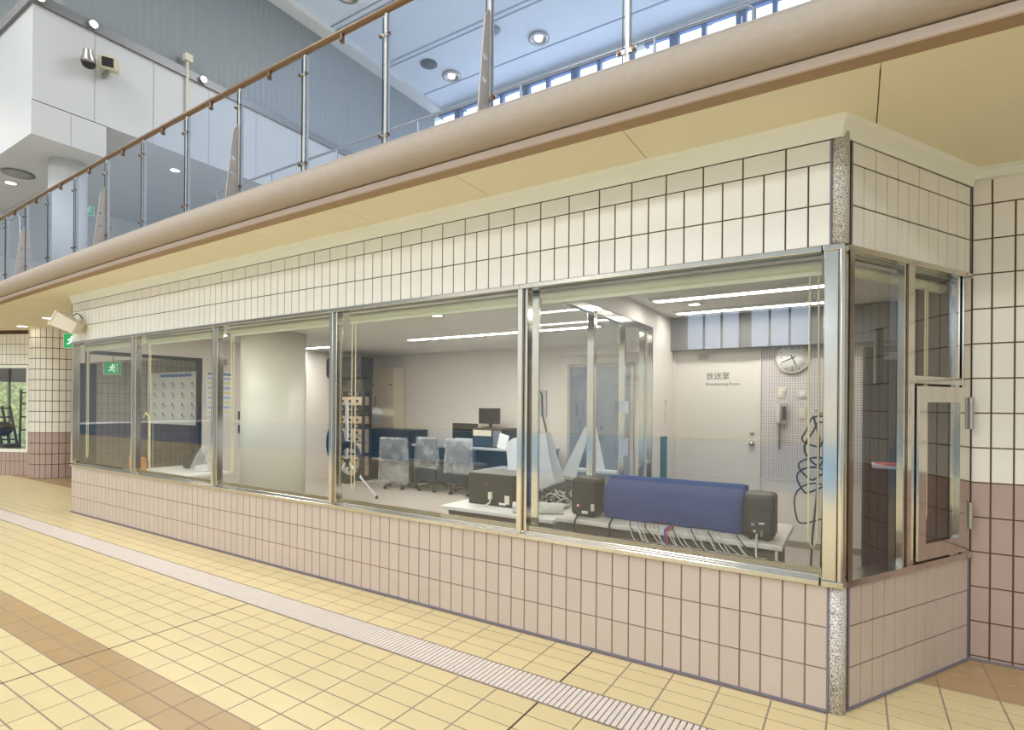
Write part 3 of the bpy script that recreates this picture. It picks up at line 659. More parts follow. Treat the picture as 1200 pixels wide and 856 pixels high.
# wall things of the end wall
ck = thing('wall_clock', 'round white wall clock with black hands on the perforated board', 'clock', (-.565, DYW - .03, 1.975))
MB().lathe([(.0, 0), (.155, 0), (.16, .008), (.16, .03), (.15, .034), (.148, .03)], (-.565, DYW, 1.975), (0, -1, 0), 40).build('case', mat('clock_case', (214, 206, 190), .4, var=.02), ck)
MB().lathe([(0, .029), (.149, .029), (.149, .026), (0, .026)], (-.565, DYW, 1.975), (0, -1, 0), 40).build('dial', mat('clock_dial', (248, 246, 240), .5, var=.01), ck)
def hand(ang, l, w_, nm, dy):
    a = math.radians(ang); d = Vector((math.sin(a), 0, math.cos(a))); n_ = Vector((d.z, 0, -d.x)); c = Vector((-.565, DYW - dy, 1.975))
    MB().prism([c - d * .03 - n_ * w_, c + d * l - n_ * w_ * .5, c + d * l + n_ * w_ * .5, c - d * .03 + n_ * w_], (0, -.002, 0)).build(nm, m_ink, ck)
hand(248, .115, .006, 'minute_hand', .033); hand(154, .08, .006, 'hour_hand', .036); hand(160, .12, .0016, 'second_hand', .039)
tk = MB()
for q in range(12):
    a = q * PI / 6; r0 = .128; c = Vector((-.565 + r0 * math.sin(a), DYW - .0295, 1.975 + r0 * math.cos(a))); tk.box(c.x - .003, c.x + .003, c.y - .001, c.y, c.z - .008, c.z + .008, rot=Matrix.Rotation(a, 3, 'Y'))
tk.build('hour_mark', m_ink, ck)
for q, s_ in ((0, '12'), (3, '3'), (6, '6'), (9, '9')):
    a = q * PI / 6; text('numeral', s_, .034, (-.565 + .1 * math.sin(a), DYW - .0295, 1.975 + .1 * math.cos(a)), (PI / 2, 0, 0), m_ink, ck, 'CENTER')
ph = thing('wall_telephone', 'pale wall telephone with hanging coiled cord on the perforated board', 'telephone', (-.665, DYW, 1.39))
box(-.715, -.61, DYW - .045, DYW - .001, 1.285, 1.505, bev=.01).build('cradle', mat('grey_phone', (176, 168, 164), .5, var=.03), ph)
h = MB(); h.box(-.71, -.668, DYW - .085, DYW - .045, 1.30, 1.50, bev=.012); h.build('handset', mat('pale_phone', (214, 206, 198), .5, var=.03), ph)
box(-.655, -.62, DYW - .05, DYW - .044, 1.33, 1.47).build('keypad', m_char, ph)
MB().tube([(-.68 + .012 * math.cos(k * 1.3), DYW - .04 + .012 * math.sin(k * 1.3), 1.285 - k * .0045) for k in range(60)], .0035, 5).build('cord', m_char, ph)
def plate(x0, x1, z0, z1, name, lab, m):
    t = thing(name, lab, 'switch', ((x0 + x1) / 2, DYW, (z0 + z1) / 2)); box(x0, x1, DYW - .012, DYW - .0005, z0, z1, bev=.004).build('plate', m, t)
    xm, zm = (x0 + x1) / 2, (z0 + z1) / 2; box(xm - (x1 - x0) * .22, xm + (x1 - x0) * .22, DYW - .018, DYW - .011, zm - (z1 - z0) * .28, zm + (z1 - z0) * .28, bev=.002).build('rocker', m_ttop, t)
m_plate = mat('ivory_plate', (222, 214, 192), .5, var=.02)
plate(-.705, -.63, 1.56, 1.67, 'wall_switch', 'ivory switch plate just above the wall telephone', m_plate)
plate(-.53, -.41, 1.56, 1.655, 'thermostat', 'wide pale control plate right of the telephone, upper', mat('pale_control_plate', (206, 206, 200), .5, var=.02))
plate(-.51, -.435, 1.345, 1.46, 'wall_switch', 'ivory switch plate right of the telephone, lower', m_plate)
# hung cable coils near the corner post
hk = thing('cable_hank', 'loops of black cable hanging just inside the corner post', 'cable', (-.17, 3.42, 1.4))
for j, (cz, r_, dx, sq) in enumerate(((1.33, .075, .0, 1.1), (1.27, .075, .016, 1.6), (1.14, .09, .0, .7), (1.07, .10, -.004, .7), (.93, .118, -.01, .95))):
    MB().tube([(-.19 + dx + r_ * .8 * math.cos(a) + .012 * math.sin(3 * a + j), 3.45 + .025 * math.sin(a * 2 + j), cz + r_ * sq * math.sin(a + .25) + .01 * math.sin(2 * a + j)) for a in [2 * PI * k / 24 for k in range(24)]], .005, 6, closed=True).build('loop', m_cable, hk)
MB().tube([(-.2, 3.44, 1.42), (-.17, 3.45, 1.3), (-.18, 3.45, 1.0), (-.2, 3.44, .75), (-.22, 3.46, .3), (-.24, 3.5, .02)], .0055, 6).build('tail', m_cable, hk)
MB().tube([(-.15, 3.46, 1.42), (-.15, 3.45, 1.0), (-.16, 3.45, .5), (-.16, 3.47, .02)], .0055, 6).build('tail', m_cable, hk)
MB().tube([(-.1, 3.12, 1.46), (-.12, 3.3, 1.45), (-.17, 3.44, 1.43), (-.19, 3.46, 1.45)], .006, 7).build('hook', m_steel, hk)
# dark cabinet and little shelf behind the angled end
cb = thing('dark_cabinet', 'tall dark brown cabinet behind the angled end window', 'cabinet', (.3, 6.0, 0))
m_dkwood = mat('dark_brown_cabinet', (62, 52, 44), .45, var=.06, scale=8)
box(.05, .6, 5.7, 6.35, .006, 2.0, bev=.006).build('body', m_dkwood, cb)
for x0, x1 in ((.06, .322), (.328, .59)):
    dd = box(x0, x1, 5.68, 5.70, .06, 1.97, bev=.004).build('door', m_dkwood, cb); hx = .30 if x0 < .1 else .35
    MB().cyl((hx, 5.67, 1.0), (hx, 5.67, 1.15), .007, 8).build('handle', m_steel, dd)
sh = thing('wall_shelf', 'small lilac shelf with papers behind the angled end window', 'shelf', (.38, 4.75, 1.05))
box(.1, .62, 4.62, 4.92, 1.04, 1.06, bev=.004).build('board', mat('lilac_board', (196, 186, 208), .5, var=.02), sh)
b = MB(); b.prism([(.62, 4.70, 1.04), (.62, 4.70, .86), (.3, 4.70, 1.04)], (0, .02, 0)); b.build('bracket', m_char, sh)
tag(box(.14, .36, 4.66, 4.85, 1.061, 1.069, rot=Matrix.Rotation(.3, 3, 'Z')).build('red_notebook', mat('red_cover', (190, 60, 56), .5, var=.03)), 'thin red notebook lying on the lilac shelf', 'notebook')
tvs = thing('wall_monitor', 'black wall hung monitor high behind the angled end window', 'monitor', (.2, 5.3, 1.9))
box(.12, .17, 4.9, 5.5, 1.66, 2.06, bev=.008).build('screen', m_black, tvs); b = MB(); b.box(.17, .62, 5.15, 5.25, 1.84, 1.9); b.build('bracket', m_steel, tvs)

# ------------------------------------------------------------------ low left table, box, white things, pipes
table('low_table', 'low white table behind the fourth window carrying a black box', -3.02, -1.93, 3.66, 4.32, .60, mat('white_tabletop', (240, 238, 232), .4, var=.02), m_tleg)
bx = thing('equipment_case', 'big black equipment box with white plug on the low white table', 'case', (-2.64, 4.05, .6))
box(-2.885, -2.41, 3.88, 4.24, .601, .872, bev=.008).build('body', m_black, bx)
box(-2.87, -2.43, 3.875, 3.885, .615, .86, bev=.003).build('back_plate', m_char, bx)
b = MB(); b.box(-2.655, -2.62, 3.845, 3.876, .66, .72, bev=.004); b.tube([(-2.637, 3.86, .66), (-2.64, 3.85, .63), (-2.66, 3.82, .61), (-2.7, 3.8, .606)], .008, 7); b.build('plug', MATS['cream_plug'], bx)
box(-2.50, -2.455, 3.868, 3.877, .63, .70).build('sticker', MATS['cream_plug'], bx); box(-2.555, -2.49, 3.868, 3.877, .618, .635).build('rating_label', m_whitep, bx)
box(-2.72, -2.66, 3.872, 3.877, .77, .79).build('badge', mat('dull_badge', (90, 78, 60), .4, .5, var=.03), bx)
def drape(cx, cy, z0, z1, wt, dt, wb, db, wav, seed, rot=0, rows_=9, seg=40, e=.45):
    r = random.Random(seed); ph = [r.uniform(0, 6.3) for _ in range(4)]; vs = []; fs = []
    for i in range(rows_ + 1):
        u = i / rows_; z = z1 + (z0 - z1) * u; k = u ** .8; w_, d_ = wt + (wb - wt) * k, dt + (db - dt) * k
        for j in range(seg):
            a = 2 * PI * j / seg; ca, sa = math.cos(a), math.sin(a)
            px, py = math.copysign(abs(ca) ** e, ca) * w_ / 2, math.copysign(abs(sa) ** e, sa) * d_ / 2
            q = 1 + wav * u * (math.sin(5 * a + ph[0]) + .7 * math.sin(9 * a + ph[1] + u)) ; zz = z + (wav * .25 * math.sin(3 * a + ph[2]) * u if i else 0)
            x, y_ = px * q, py * q; vs.append((cx + x * math.cos(rot) - y_ * math.sin(rot), cy + x * math.sin(rot) + y_ * math.cos(rot), zz))
    for i in range(rows_):
        for j in range(seg): fs.append((i * seg + j, i * seg + (j + 1) % seg, (i + 1) * seg + (j + 1) % seg, (i + 1) * seg + j))
    fs.append(tuple(range(seg)))
    return MB().add(vs, fs, True)
dk = thing('grey_desk', 'low grey blue desk in the main room beside the partition', 'desk', (-3.0, 5.4, 0))
m_gdesk = mat('grey_blue_desk', (112, 122, 130), .5, var=.03)
box(-3.75, -2.0, 5.1, 5.75, .66, .70, bev=.005).build('desktop', m_gdesk, dk); box(-3.7, -2.05, 5.2, 5.23, .1, .66).build('front_panel', m_gdesk, dk)
for x in (-3.72, -2.06): box(x, x + .04, 5.12, 5.73, .006, .66).build('side_panel', m_gdesk, dk)
cs_ = thing('covered_stand', 'stand covered by a flared white dust sheet just behind the mullion', 'stand', (-2.68, 4.75, 0))
MB().tube([(-2.68, 4.78, .02), (-2.68, 4.78, .9)], .02, 10).build('pole', m_char, cs_); MB().lathe([(0, 0), (.2, 0), (.2, .02), (.03, .03), (0, .03)], (-2.68, 4.78, .006)).build('base', m_char, cs_)
dsv = MB(); F = [(-2.92, 1.127), (-2.74, 1.165), (-2.55, 1.192), (-2.49, .97), (-2.416, .721), (-2.58, .64), (-2.747, .549), (-2.90, .74)]
mid = (-2.70, .90); fr = [(x, 4.66 - (1.19 - z) * .10 + .012 * math.sin(9 * x), z) for x, z in F]; bk = [(x, 4.78 + (1.19 - z) * .10, z) for x, z in F]; n = len(F)
dsv.add(fr + bk + [(mid[0], 4.60, mid[1]), (mid[0], 4.84, mid[1])], [(i, (i + 1) % n, 2 * n) for i in range(n)] + [(n + (i + 1) % n, n + i, 2 * n + 1) for i in range(n)] + [(i, n + i, n + (i + 1) % n, (i + 1) % n) for i in range(n) if i in (0, 1)] + [(2, n + 2, n + 3, 3), (3, n + 3, n + 4, 4), (7, n + 7, n, 0)])
dsv.build('dust_sheet', m_dust, cs_)
MB().prism([(-3.02, 4.69, 1.075), (-2.945, 4.69, 1.12), (-2.925, 4.69, .76), (-2.985, 4.69, .75)], (0, .05, 0)).build('side_flap', m_dust, cs_)
ez = thing('folding_easel', 'white A shaped folding board on the grey desk beside the partition', 'board', (-2.43, 5.4, .7))
for sg_, x0, x1 in ((-1, -2.70, -2.47), (1, -2.39, -2.17)):
    q = [(x0, 5.3, .703), (x1 - (.06 if sg_ < 0 else 0), 5.3, .703), (-2.42 + .02 * sg_ + .03, 5.42, 1.23), (-2.42 + .02 * sg_ - .04, 5.42, 1.23)] if sg_ < 0 else [(x0 + .06, 5.3, .703), (x1, 5.3, .703), (-2.35, 5.42, 1.23), (-2.41, 5.42, 1.23)]
    MB().prism(q, (0, .015, 0)).build('panel', m_dust, ez)
MB().box(-2.53, -2.33, 5.40, 5.41, .703, .95).build('backing', m_gdesk, ez)
gc = thing('grey_chair', 'grey blue chair with a white topped back in front of the grey desk', 'chair', (-2.2, 4.85, 0))
box(-2.36, -1.94, 4.78, 5.02, .42, .48, bev=.02).build('seat', m_gdesk, gc); box(-2.36, -1.94, 4.99, 5.03, .5, .80, bev=.012).build('backrest', m_gdesk, gc); box(-2.365, -1.935, 4.98, 5.04, .80, .84, bev=.012).build('back_trim', m_dust, gc)
for x in (-2.33, -1.97):
    for yy in (4.8, 5.0): MB().cyl((x, yy, .006), (x, yy, .44), .014, 8).build('leg', m_char, gc)
hs = thing('cable_hook_board', 'grey panel with a black cable loop hung on the back wall', 'panel', (-4.6, BY, 1.4))
box(-4.72, -4.5, BY - .05, BY - .001, 1.25, 1.72, bev=.01).build('plate', mat('pale_grey_panel', (186, 188, 192), .5, var=.03), hs)
MB().tube([(-4.62 + .05 * math.cos(a), BY - .07, 1.62 + .07 * math.sin(a)) for a in [PI * k / 8 for k in range(9)]][::-1] + [(-4.56, BY - .07, 1.3), (-4.48, BY - .06, 1.0)], .014, 8).build('cable', m_cable, hs)
CP = [(((-2.30, 3.62, .64), (-1.95, 4.45, .64)), .055), (((-2.18, 3.50, .50), (-1.95, 4.3, .5)), .045)]
for i, ((p, q), r_) in enumerate((((( -2.30, 3.36, .052), (-2.06, 3.62, .052)), .045), (((-2.12, 3.36, .04), (-1.93, 3.62, .04)), .034))):
    tag(MB().tube([p, q], r_, 14).build('white_pipe', mat('offwhite_pipe', (226, 220, 208), .5, var=.03)), ('thicker' if i == 0 else 'thinner') + ' of two off white pipes lying on the floor beside the low table', 'pipe')
p1 = [(-2.33, 3.73, .645), (-1.96, 3.90, .645)]
tag(MB().tube([p1[0], p1[1]], .044, 14).build('paper_roll', mat('offwhite_roll', (232, 228, 220), .6, var=.03)), 'off white roll lying across the right end of the low white table', 'roll')
rr = random.Random(5)
for i in range(14):
    cx, cy = -2.15 + rr.uniform(-.06, .06), 4.14 + rr.uniform(-.04, .04); R_ = rr.uniform(.07, .12); z_ = .607 + (i % 3) * .012 + (.09 if i % 3 == 0 else 0)
    pts = [(cx + R_ * math.cos(a) * (1 + .1 * math.sin(3 * a + i)), cy + R_ * .8 * math.sin(a), .608 + (i % 7) * .013 + .03 * (1 + math.sin(2 * a + i))) for a in [2 * PI * k / 18 * (1.0) for k in range(18)]]
    tag(MB().tube(pts, .007, 6, closed=True).build('coiled_cable', m_gcable if i % 2 else m_cable), ('pale' if i % 2 else 'black') + ' cable coiled in the tangle on the low white table', 'cable', ('pale' if i % 2 else 'black') + ' cables tangled on the low table')
for i, (yy, z0, z1, lb) in enumerate(((4.775, 1.40, 1.51, 'upper'), (4.775, 1.005, 1.165, 'lower'))):
    tag(box(PX + .031, PX + .033, yy - .09, yy + .12, z0, z1).build('taped_notice', mat('white_notice', (216, 222, 236), .6, var=.08, scale=40)), lb + ' of two white notices taped to the partition post', 'notice')
tag(box(PX + .031, PX + .045, 5.9, 6.1, .55, 1.13, bev=.003).build('teal_board', mat('teal_board', (20, 104, 108), .5, var=.03)), 'narrow teal board hanging on the short wall beside the door', 'board')
i_ = thing('intercom', 'small pale intercom on the short wall beside the door', 'intercom', (PX + .03, 6.1, 1.5)); box(PX + .031, PX + .05, 6.05, 6.13, 1.46, 1.54, bev=.004).build('body', m_plate, i_); box(PX + .031, PX + .042, 6.06, 6.1, 1.27, 1.41, bev=.004).build('handset', m_ttop, i_)

# ------------------------------------------------------------------ main room: chairs, desks, rack, cabinet
m_cfab = mat('dark_chair_fabric', (70, 70, 72), .85, var=.1, scale=60)
m_film = None
def film():
    m = bpy.data.materials.new('clear_plastic_film'); m.use_nodes = True; nt = m.node_tree; nt.nodes.clear(); N = nt.nodes.new; L = nt.links.new
    o = N('ShaderNodeOutputMaterial'); t = N('ShaderNodeBsdfTransparent'); p = N('ShaderNodeBsdfPrincipled'); x = N('ShaderNodeMixShader')
    p.inputs['Base Color'].default_value = (.75, .78, .80, 1); p.inputs['Roughness'].default_value = .25
    g = N('ShaderNodeNewGeometry'); n = N('ShaderNodeTexNoise'); n.inputs['Scale'].default_value = 5; r = N('ShaderNodeMapRange'); r.inputs[1].default_value = .3; r.inputs[2].default_value = .7; r.inputs[3].default_value = .16; r.inputs[4].default_value = .42
    L(g.outputs['Position'], n.inputs['Vector']); L(n.outputs['Fac'], r.inputs[0]); L(r.outputs[0], x.inputs[0]); L(t.outputs[0], x.inputs[1]); L(p.outputs[0], x.inputs[2]); L(x.outputs[0], o.inputs[0]); return m
m_film = film()
def chair(cx, cy, rot, label, wide=.46, top=.88, cover_to=.45, seed=1):
    t = thing('office_chair', label, 'chair', (cx, cy, .006), 'office chairs wrapped in clear plastic')
    R = Matrix.Rotation(rot, 3, 'Z'); c = Vector((cx, cy, 0))
    def P(mb): mb.v = [tuple(R @ Vector(v) + c) for v in mb.v]; return mb
    P(box(-wide / 2, wide / 2, -.22, .24, .43, .50, bev=.03)).build('seat', m_cfab, t)
    P(box(-wide / 2, wide / 2, -.27, -.21, .52, top, bev=.028)).build('backrest', m_cfab, t)
    P(MB().tube([(0, -.02, .43), (0, -.02, .12)], .03, 12)).build('column', m_char, t)
    P(MB().tube([(0, -.1, .42), (0, -.28, .44), (0, -.285, .6)], .02, 8)).build('back_support', m_char, t)
    for k in range(5):
        a = 2 * PI * k / 5 + .4; e = (.28 * math.cos(a), -.02 + .28 * math.sin(a))
        lg = P(MB().tube([(0, -.02, .13), (e[0], e[1], .075)], [.028, .018], 8)).build('leg', m_char, t)
        P(MB().cyl((e[0] - .02, e[1], .034), (e[0] + .02, e[1], .034), .028, 12)).build('caster', m_black, lg)
    d = drape(0, -.235, cover_to, top + .015, wide + .03, .09, wide + .05, .2, .03, seed); P(d).build('plastic_cover', m_film, t)
    return t
chair(-6.70, 7.05, .15, 'plastic wrapped office chair with a long hanging bag, first of the row', .52, .88, .12, 2)
chair(-6.03, 7.2, -.1, 'plastic wrapped office chair in the middle of the row', .46, .90, .4, 5)
chair(-5.38, 7.2, 0, 'plastic wrapped office chair nearest the two screens', .48, .91, .36, 8)
m_navy = mat('navy_console', (38, 62, 82), .4, var=.06, scale=6)
cs = thing('control_console', 'black equipment console with yellow labels left of the chairs', 'console', (-7.5, 7.85, 0))
box(-8.05, -6.9, 7.55, 7.97, .006, .98, bev=.008).build('body', m_black, cs)
for z0, z1, m in ((.78, .96, m_black), (.56, .76, m_char), (.30, .53, m_navy), (.05, .27, m_black)): box(-8.0, -6.95, 7.53, 7.55, z0, z1, bev=.004).build('drawer', m, cs)
m_yel = mat('yellow_label', (226, 206, 40), .5, var=.02)
for z in (.80, .60): box(-7.72, -7.42, 7.525, 7.53, z, z + .018).build('label_strip', m_yel, cs)
box(-7.98, -7.3, 7.522, 7.53, .38, .43).build('label_strip', MATS['cream_plug'], cs)
dsk = thing('long_desk', 'long dark blue desk behind the row of wrapped chairs', 'desk', (-5.4, 7.9, 0))
box(-6.88, -4.2, 7.5, 8.2, .70, .735, bev=.005).build('desktop', mat('grey_desktop', (180, 184, 190), .4, var=.02), dsk)
box(-6.84, -4.24, 7.7, 7.73, .05, .70).build('front_panel', m_navy, dsk)
for x in (-6.86, -5.5, -4.25): box(x, x + .04, 7.54, 8.16, .006, .70).build('side_panel', m_navy, dsk)
def screen(cx, cy, z, w_, h, label, stand=True):
    t = thing('flat_screen', label, 'monitor', (cx, cy, z)); b = z + (.07 if stand else .01)
    box(cx - w_ / 2, cx + w_ / 2, cy - .02, cy + .03, b, b + h, bev=.006).build('bezel', m_black, t)
    box(cx - w_ / 2 + .02, cx + w_ / 2 - .02, cy - .024, cy - .019, b + .03, b + h - .02).build('screen', mat('dark_screen', (26, 22, 20), .15, var=.03), t)
    k = MB(); k.box(cx - .03, cx + .03, cy + .03, cy + .05, z + .01, b + h * .4); k.box(cx - .11, cx + .11, cy - .06, cy + .09, z, z + .014, bev=.004); k.build('stand', m_char, t)
screen(-5.93, 7.85, .735, .54, .32, 'lower black flat screen left of the rack on the desk')
rk = thing('desk_rack', 'beige topped equipment unit on the long desk under the upper screen', 'equipment', (-5.38, 7.9, .735))
box(-5.60, -4.98, 7.62, 8.1, .736, 1.06, bev=.006).build('body', m_char, rk); box(-5.57, -5.2, 7.61, 7.62, .93, 1.03).build('front_panel', MATS['cream_plug'], rk); box(-5.57, -5.2, 7.61, 7.62, .76, .90).build('front_panel', m_navy, rk)
box(-5.16, -5.0, 7.61, 7.62, .76, 1.03).build('side_panel', m_gdesk, rk)
screen(-5.4, 7.85, 1.061, .43, .27, 'upper black flat screen standing on the desk equipment')
tag(box(-4.98, -4.8, 7.5, 7.52, .736, .98, rot=Matrix.Rotation(.25, 3, 'Y')).build('framed_sheet', m_dust), 'small white framed sheet leaning at the end of the long desk', 'sheet')
# equipment rack
rc = thing('equipment_rack', 'tall open equipment rack with black boxes on top behind the column', 'rack', (-8.3, 7.3, 0))
m_rack = mat('beige_rack_panel', (190, 172, 148), .45, .1, var=.05)
f = MB()
for x in (-8.72, -7.84):
    for yy in (7.22, 7.40): f.box(x - .02, x + .02, yy - .02, yy + .02, .006, 1.96)
f.box(-8.74, -7.82, 7.2, 7.42, .006, .06); f.box(-8.74, -7.82, 7.2, 7.42, 1.92, 1.96); f.build('frame', m_char, rc)
zc = .1
for j, (hh, m) in enumerate(((.22, m_rack), (.16, m_rack), (.05, m_black), (.2, m_rack), (.13, m_rack), (.13, m_rack), (.1, m_char), (.14, m_rack), (.05, m_black), (.16, m_char), (.16, m_rack), (.1, m_black))):
    u = box(-8.7, -7.86, 7.2, 7.4, zc, zc + hh - .012, bev=.003).build('rack_unit', m, rc)
    for kx in range(4): MB().cyl((-8.58 + kx * .2, 7.2, zc + hh * .45), (-8.58 + kx * .2, 7.185, zc + hh * .45), min(.025, hh * .25), 10).build('knob', m_black if m is m_rack else m_steel, u)
    zc += hh
box(-8.92, -7.80, 7.12, 7.42, 1.965, 2.34, bev=.006).build('top_box', m_char, rc)
b = MB(); b.box(-8.90, -7.82, 7.105, 7.125, 2.0, 2.31, bev=.004); b.build('grille', m_black, rc)
tc = thing('tall_cabinet', 'tall beige metal cabinet standing at the back wall', 'cabinet', (-8.2, 8.15, 0))
m_bcab = mat('beige_cabinet', (226, 212, 188), .45, var=.02)
box(-8.55, -7.80, 8.02, 8.28, .006, 2.2, bev=.006).build('body', m_bcab, tc)
dd = box(-8.53, -7.82, 8.005, 8.02, .06, 2.18, bev=.004).build('door', m_bcab, tc); k = MB(); k.box(-8.34, -8.31, 7.99, 8.006, 1.40, 1.62); k.build('handle', m_steel, dd)
for x in (-8.44, -7.94): box(x, x + .04, 7.995, 8.006, 1.83, 1.86).build('latch', m_char, dd)
tg = box(-8.42, -8.17, 7.982, 7.988, 1.03, 1.38, rot=Matrix.Rotation(.5, 3, 'Y')).build('hanging_sheet', m_dust); tag(tg, 'tilted white sheet hanging from the tall beige cabinet handle', 'sheet')
# speaker stand with cable coil
st = thing('tripod_stand', 'white legged tripod stand inside the fourth window', 'stand', (-6.6, 5.75, 0))
m_alu = mat('white_tube', (214, 216, 220), .35, .3, var=.03)
MB().tube([(-6.6, 5.75, .32), (-6.6, 5.75, 1.5)], .027, 14).build('pole', m_alu, st); MB().tube([(-6.6, 5.75, .5), (-6.6, 5.75, .62)], .045, 14).build('collar', m_black, st)
for k in range(3):
    a = math.radians(35 + 120 * k); e = (-6.6 + .46 * math.cos(a), 5.75 + .46 * math.sin(a))
    lg = MB().tube([(-6.6 + .03 * math.cos(a), 5.75 + .03 * math.sin(a), .56), (e[0], e[1], .03)], .017, 10).build('leg', m_alu, st)
    MB().cyl((e[0], e[1], .006), (e[0], e[1], .05), .022, 10).build('rubber_foot', m_black, lg)
cc = thing('cable_coil', 'big ring of coiled black cable leaning on the tripod stand', 'cable', (-6.45, 5.6, .75))
for j in range(6):
    R_ = .235 + .016 * j; MB().tube([(-6.36 + R_ * math.cos(a) + .008 * j, 5.60 - .02 * j + .02 * math.sin(3 * a + j), .60 + R_ * .95 * math.sin(a)) for a in [2 * PI * q / 28 for q in range(28)]], .018, 7, closed=True).build('loop', m_cable, cc)
c2 = thing('cable_coil', 'smaller ring of black cable hung left of the tripod pole', 'cable', (-6.78, 5.7, .95))
for j in range(4):
    R_ = .17 + .014 * j; MB().tube([(-6.72 + R_ * .8 * math.cos(a), 5.68 - .02 * j, .86 + R_ * 1.3 * math.sin(a)) for a in [2 * PI * q / 24 for q in range(24)]], .017, 7, closed=True).build('loop', m_cable, c2)
# column, bench and left things
struct('column_booth', MB().lathe([(0, .006), (.44, .006), (.44, CZ), (0, CZ)], (-7.18, 4.9, 0), seg=64), mat('white_column_paint', (232, 232, 218), .35, var=.01, scale=2), 'thick white round column')
pl = thing('white_bench', 'low white platform cabinet inside the second window', 'platform', (-8.15, 4.0, 0))
box(-8.72, -7.45, 3.3, 4.42, .46, .50, bev=.006).build('top', m_whitep, pl); box(-8.68, -7.49, 3.33, 4.38, .006, .46).build('body', m_wall, pl)
pb = tag(drape(-7.78, 4.22, .512, .86, .04, .04, .34, .28, .06, 12).build('plastic_bag', m_film), 'clear plastic bag tied at the top on the white platform', 'bag')
tag(box(-7.88, -7.68, 4.14, 4.30, .502, .58, bev=.01).build('white_packet', m_whitep), 'white packet inside the clear plastic bag', 'packet')
bg_ = thing('black_bag', 'black bag with a carrying handle behind the plastic bag', 'bag', (-8.15, 4.3, .5)); box(-8.34, -8.0, 4.2, 4.38, .502, .72, bev=.04).build('body', m_black, bg_)
MB().tube([(-8.22 + .16 * (k / 8), 4.29, .71 + .14 * math.sin(PI * k / 8)) for k in range(9)], .016, 8).build('handle', m_black, bg_)
tag(box(-8.12, -7.94, 3.42, 3.56, .502, .73, bev=.004).build('orange_box', mat('orange_carton', (196, 128, 62), .6, var=.04)), 'small orange carton standing on the white platform by the mullion', 'box')
ms = thing('microphone_stand', 'slim cream stand with a curved top beside the orange carton', 'stand', (-7.86, 3.56, .5)); MB().tube([(-7.86, 3.56, .52), (-7.88, 3.56, 1.2), (-7.9, 3.56, 1.28), (-7.98, 3.56, 1.32), (-8.04, 3.56, 1.26)], .011, 8).build('pole', m_rope, ms); MB().lathe([(0, 0), (.05, 0), (.05, .012), (.02, .02), (0, .02)], (-7.86, 3.56, .502)).build('base', m_char, ms)
# left wall papers, switches, box
LX = XL + .05
pst = thing('wall_schedule', 'big pale schedule sheet with coloured rows on the left wall', 'poster', (LX, 5.0, 1.6)); box(LX, LX + .004, 4.78, 5.2, 1.25, 1.95).build('sheet', m_dust, pst)
for j in range(8): box(LX + .004, LX + .0055, 4.8, 5.18, 1.29 + j * .078, 1.325 + j * .078).build('row', mat('pale_blue_row', (176, 190, 220), .6, var=.03) if j % 2 else mat('pale_yellow_row', (232, 220, 160), .6, var=.03), pst)
box(LX + .004, LX + .0055, 4.8, 5.18, 1.905, 1.94).build('row', mat('blue_heading', (90, 120, 190), .6, var=.03), pst)
for z, lb in ((1.25, 'upper'), (1.02, 'lower')):
    t = thing('light_switch', lb + ' of two dark switch plates on the left wall', 'switch', (LX, 5.35, z)); box(LX, LX + .012, 5.31, 5.40, z - .07, z + .07, bev=.003).build('plate', m_char, t); box(LX + .012, LX + .018, 5.335, 5.375, z - .04, z + .04).build('rocker', m_steel, t)
fb = thing('fuse_box', 'beige wall box with a dark opening left of the white column', 'box', (LX, 5.75, 1.55)); box(LX, LX + .14, 5.62, 5.95, 1.05, 1.95, bev=.006).build('body', m_bcab, fb); box(LX + .14, LX + .145, 5.66, 5.85, 1.6, 1.85).build('opening', m_black, fb)
tag(MB().lathe([(0, 0), (.05, 0), (.05, .05), (.03, .07), (0, .07)], (LX, 5.05, 2.12), (1, 0, 0)).build('wall_speaker', m_steel), 'small round grey fitting high on the left wall', 'fitting')

# ------------------------------------------------------------------ corridor at the far left
W0, W1 = Vector((-17.2, 2.42)), Vector((-13.62, 4.07)); wdv = (W1 - W0); WL = wdv.length; wdv /= WL; wn_ = Vector((wdv.y, -wdv.x)); WA = math.atan2(wdv.y, wdv.x)
def wp(s_, o, z): q = W0 + wdv * s_ + wn_ * o; return (q.x, q.y, z)
def wbox(mb, s0_, s1_, o0, o1, z0, z1):
    return mb.add([wp(a, o, z) for z in (z0, z1) for o in (o0, o1) for a in (s0_, s1_)], [(0, 2, 3, 1), (4, 5, 7, 6), (0, 1, 5, 4), (2, 6, 7, 3), (0, 4, 6, 2), (1, 3, 7, 5)])
gw = MB(); S0, S1 = WL - 2.7, WL - .1; wbox(gw, 0, WL, -.15, -.003, 0, .48); wbox(gw, 0, WL, -.15, -.003, 2.15, 2.9); wbox(gw, 0, S0, -.15, -.003, .48, 2.15); wbox(gw, S1, WL, -.15, -.003, .48, 2.15)
wg = struct('wall_corridor', gw, m_grout, 'tiled corridor wall with the gym window')
tl, tu = MB(), MB()
k = 0
while k * .1 < 3.2:
    s1_ = WL - k * .1; s0_ = s1_ - .1
    for z0 in (.08, .28): wbox(tl, s0_ + .004, s1_ - .004, -.003, .002, z0 + .004 if z0 > .1 else .004, z0 + .196)
    for z0 in (2.18, 2.38, 2.58): wbox(tu, s0_ + .004, s1_ - .004, -.003, .002, z0 + .004, z0 + .196)
    k += 1
tag(tl.build('tile', m_mauve, wg), None, kind='stuff'); tag(tu.build('tile', m_cream_s, wg), None, kind='stuff')
w10 = root('window_10', 'structure', 'gym window in the corridor wall')
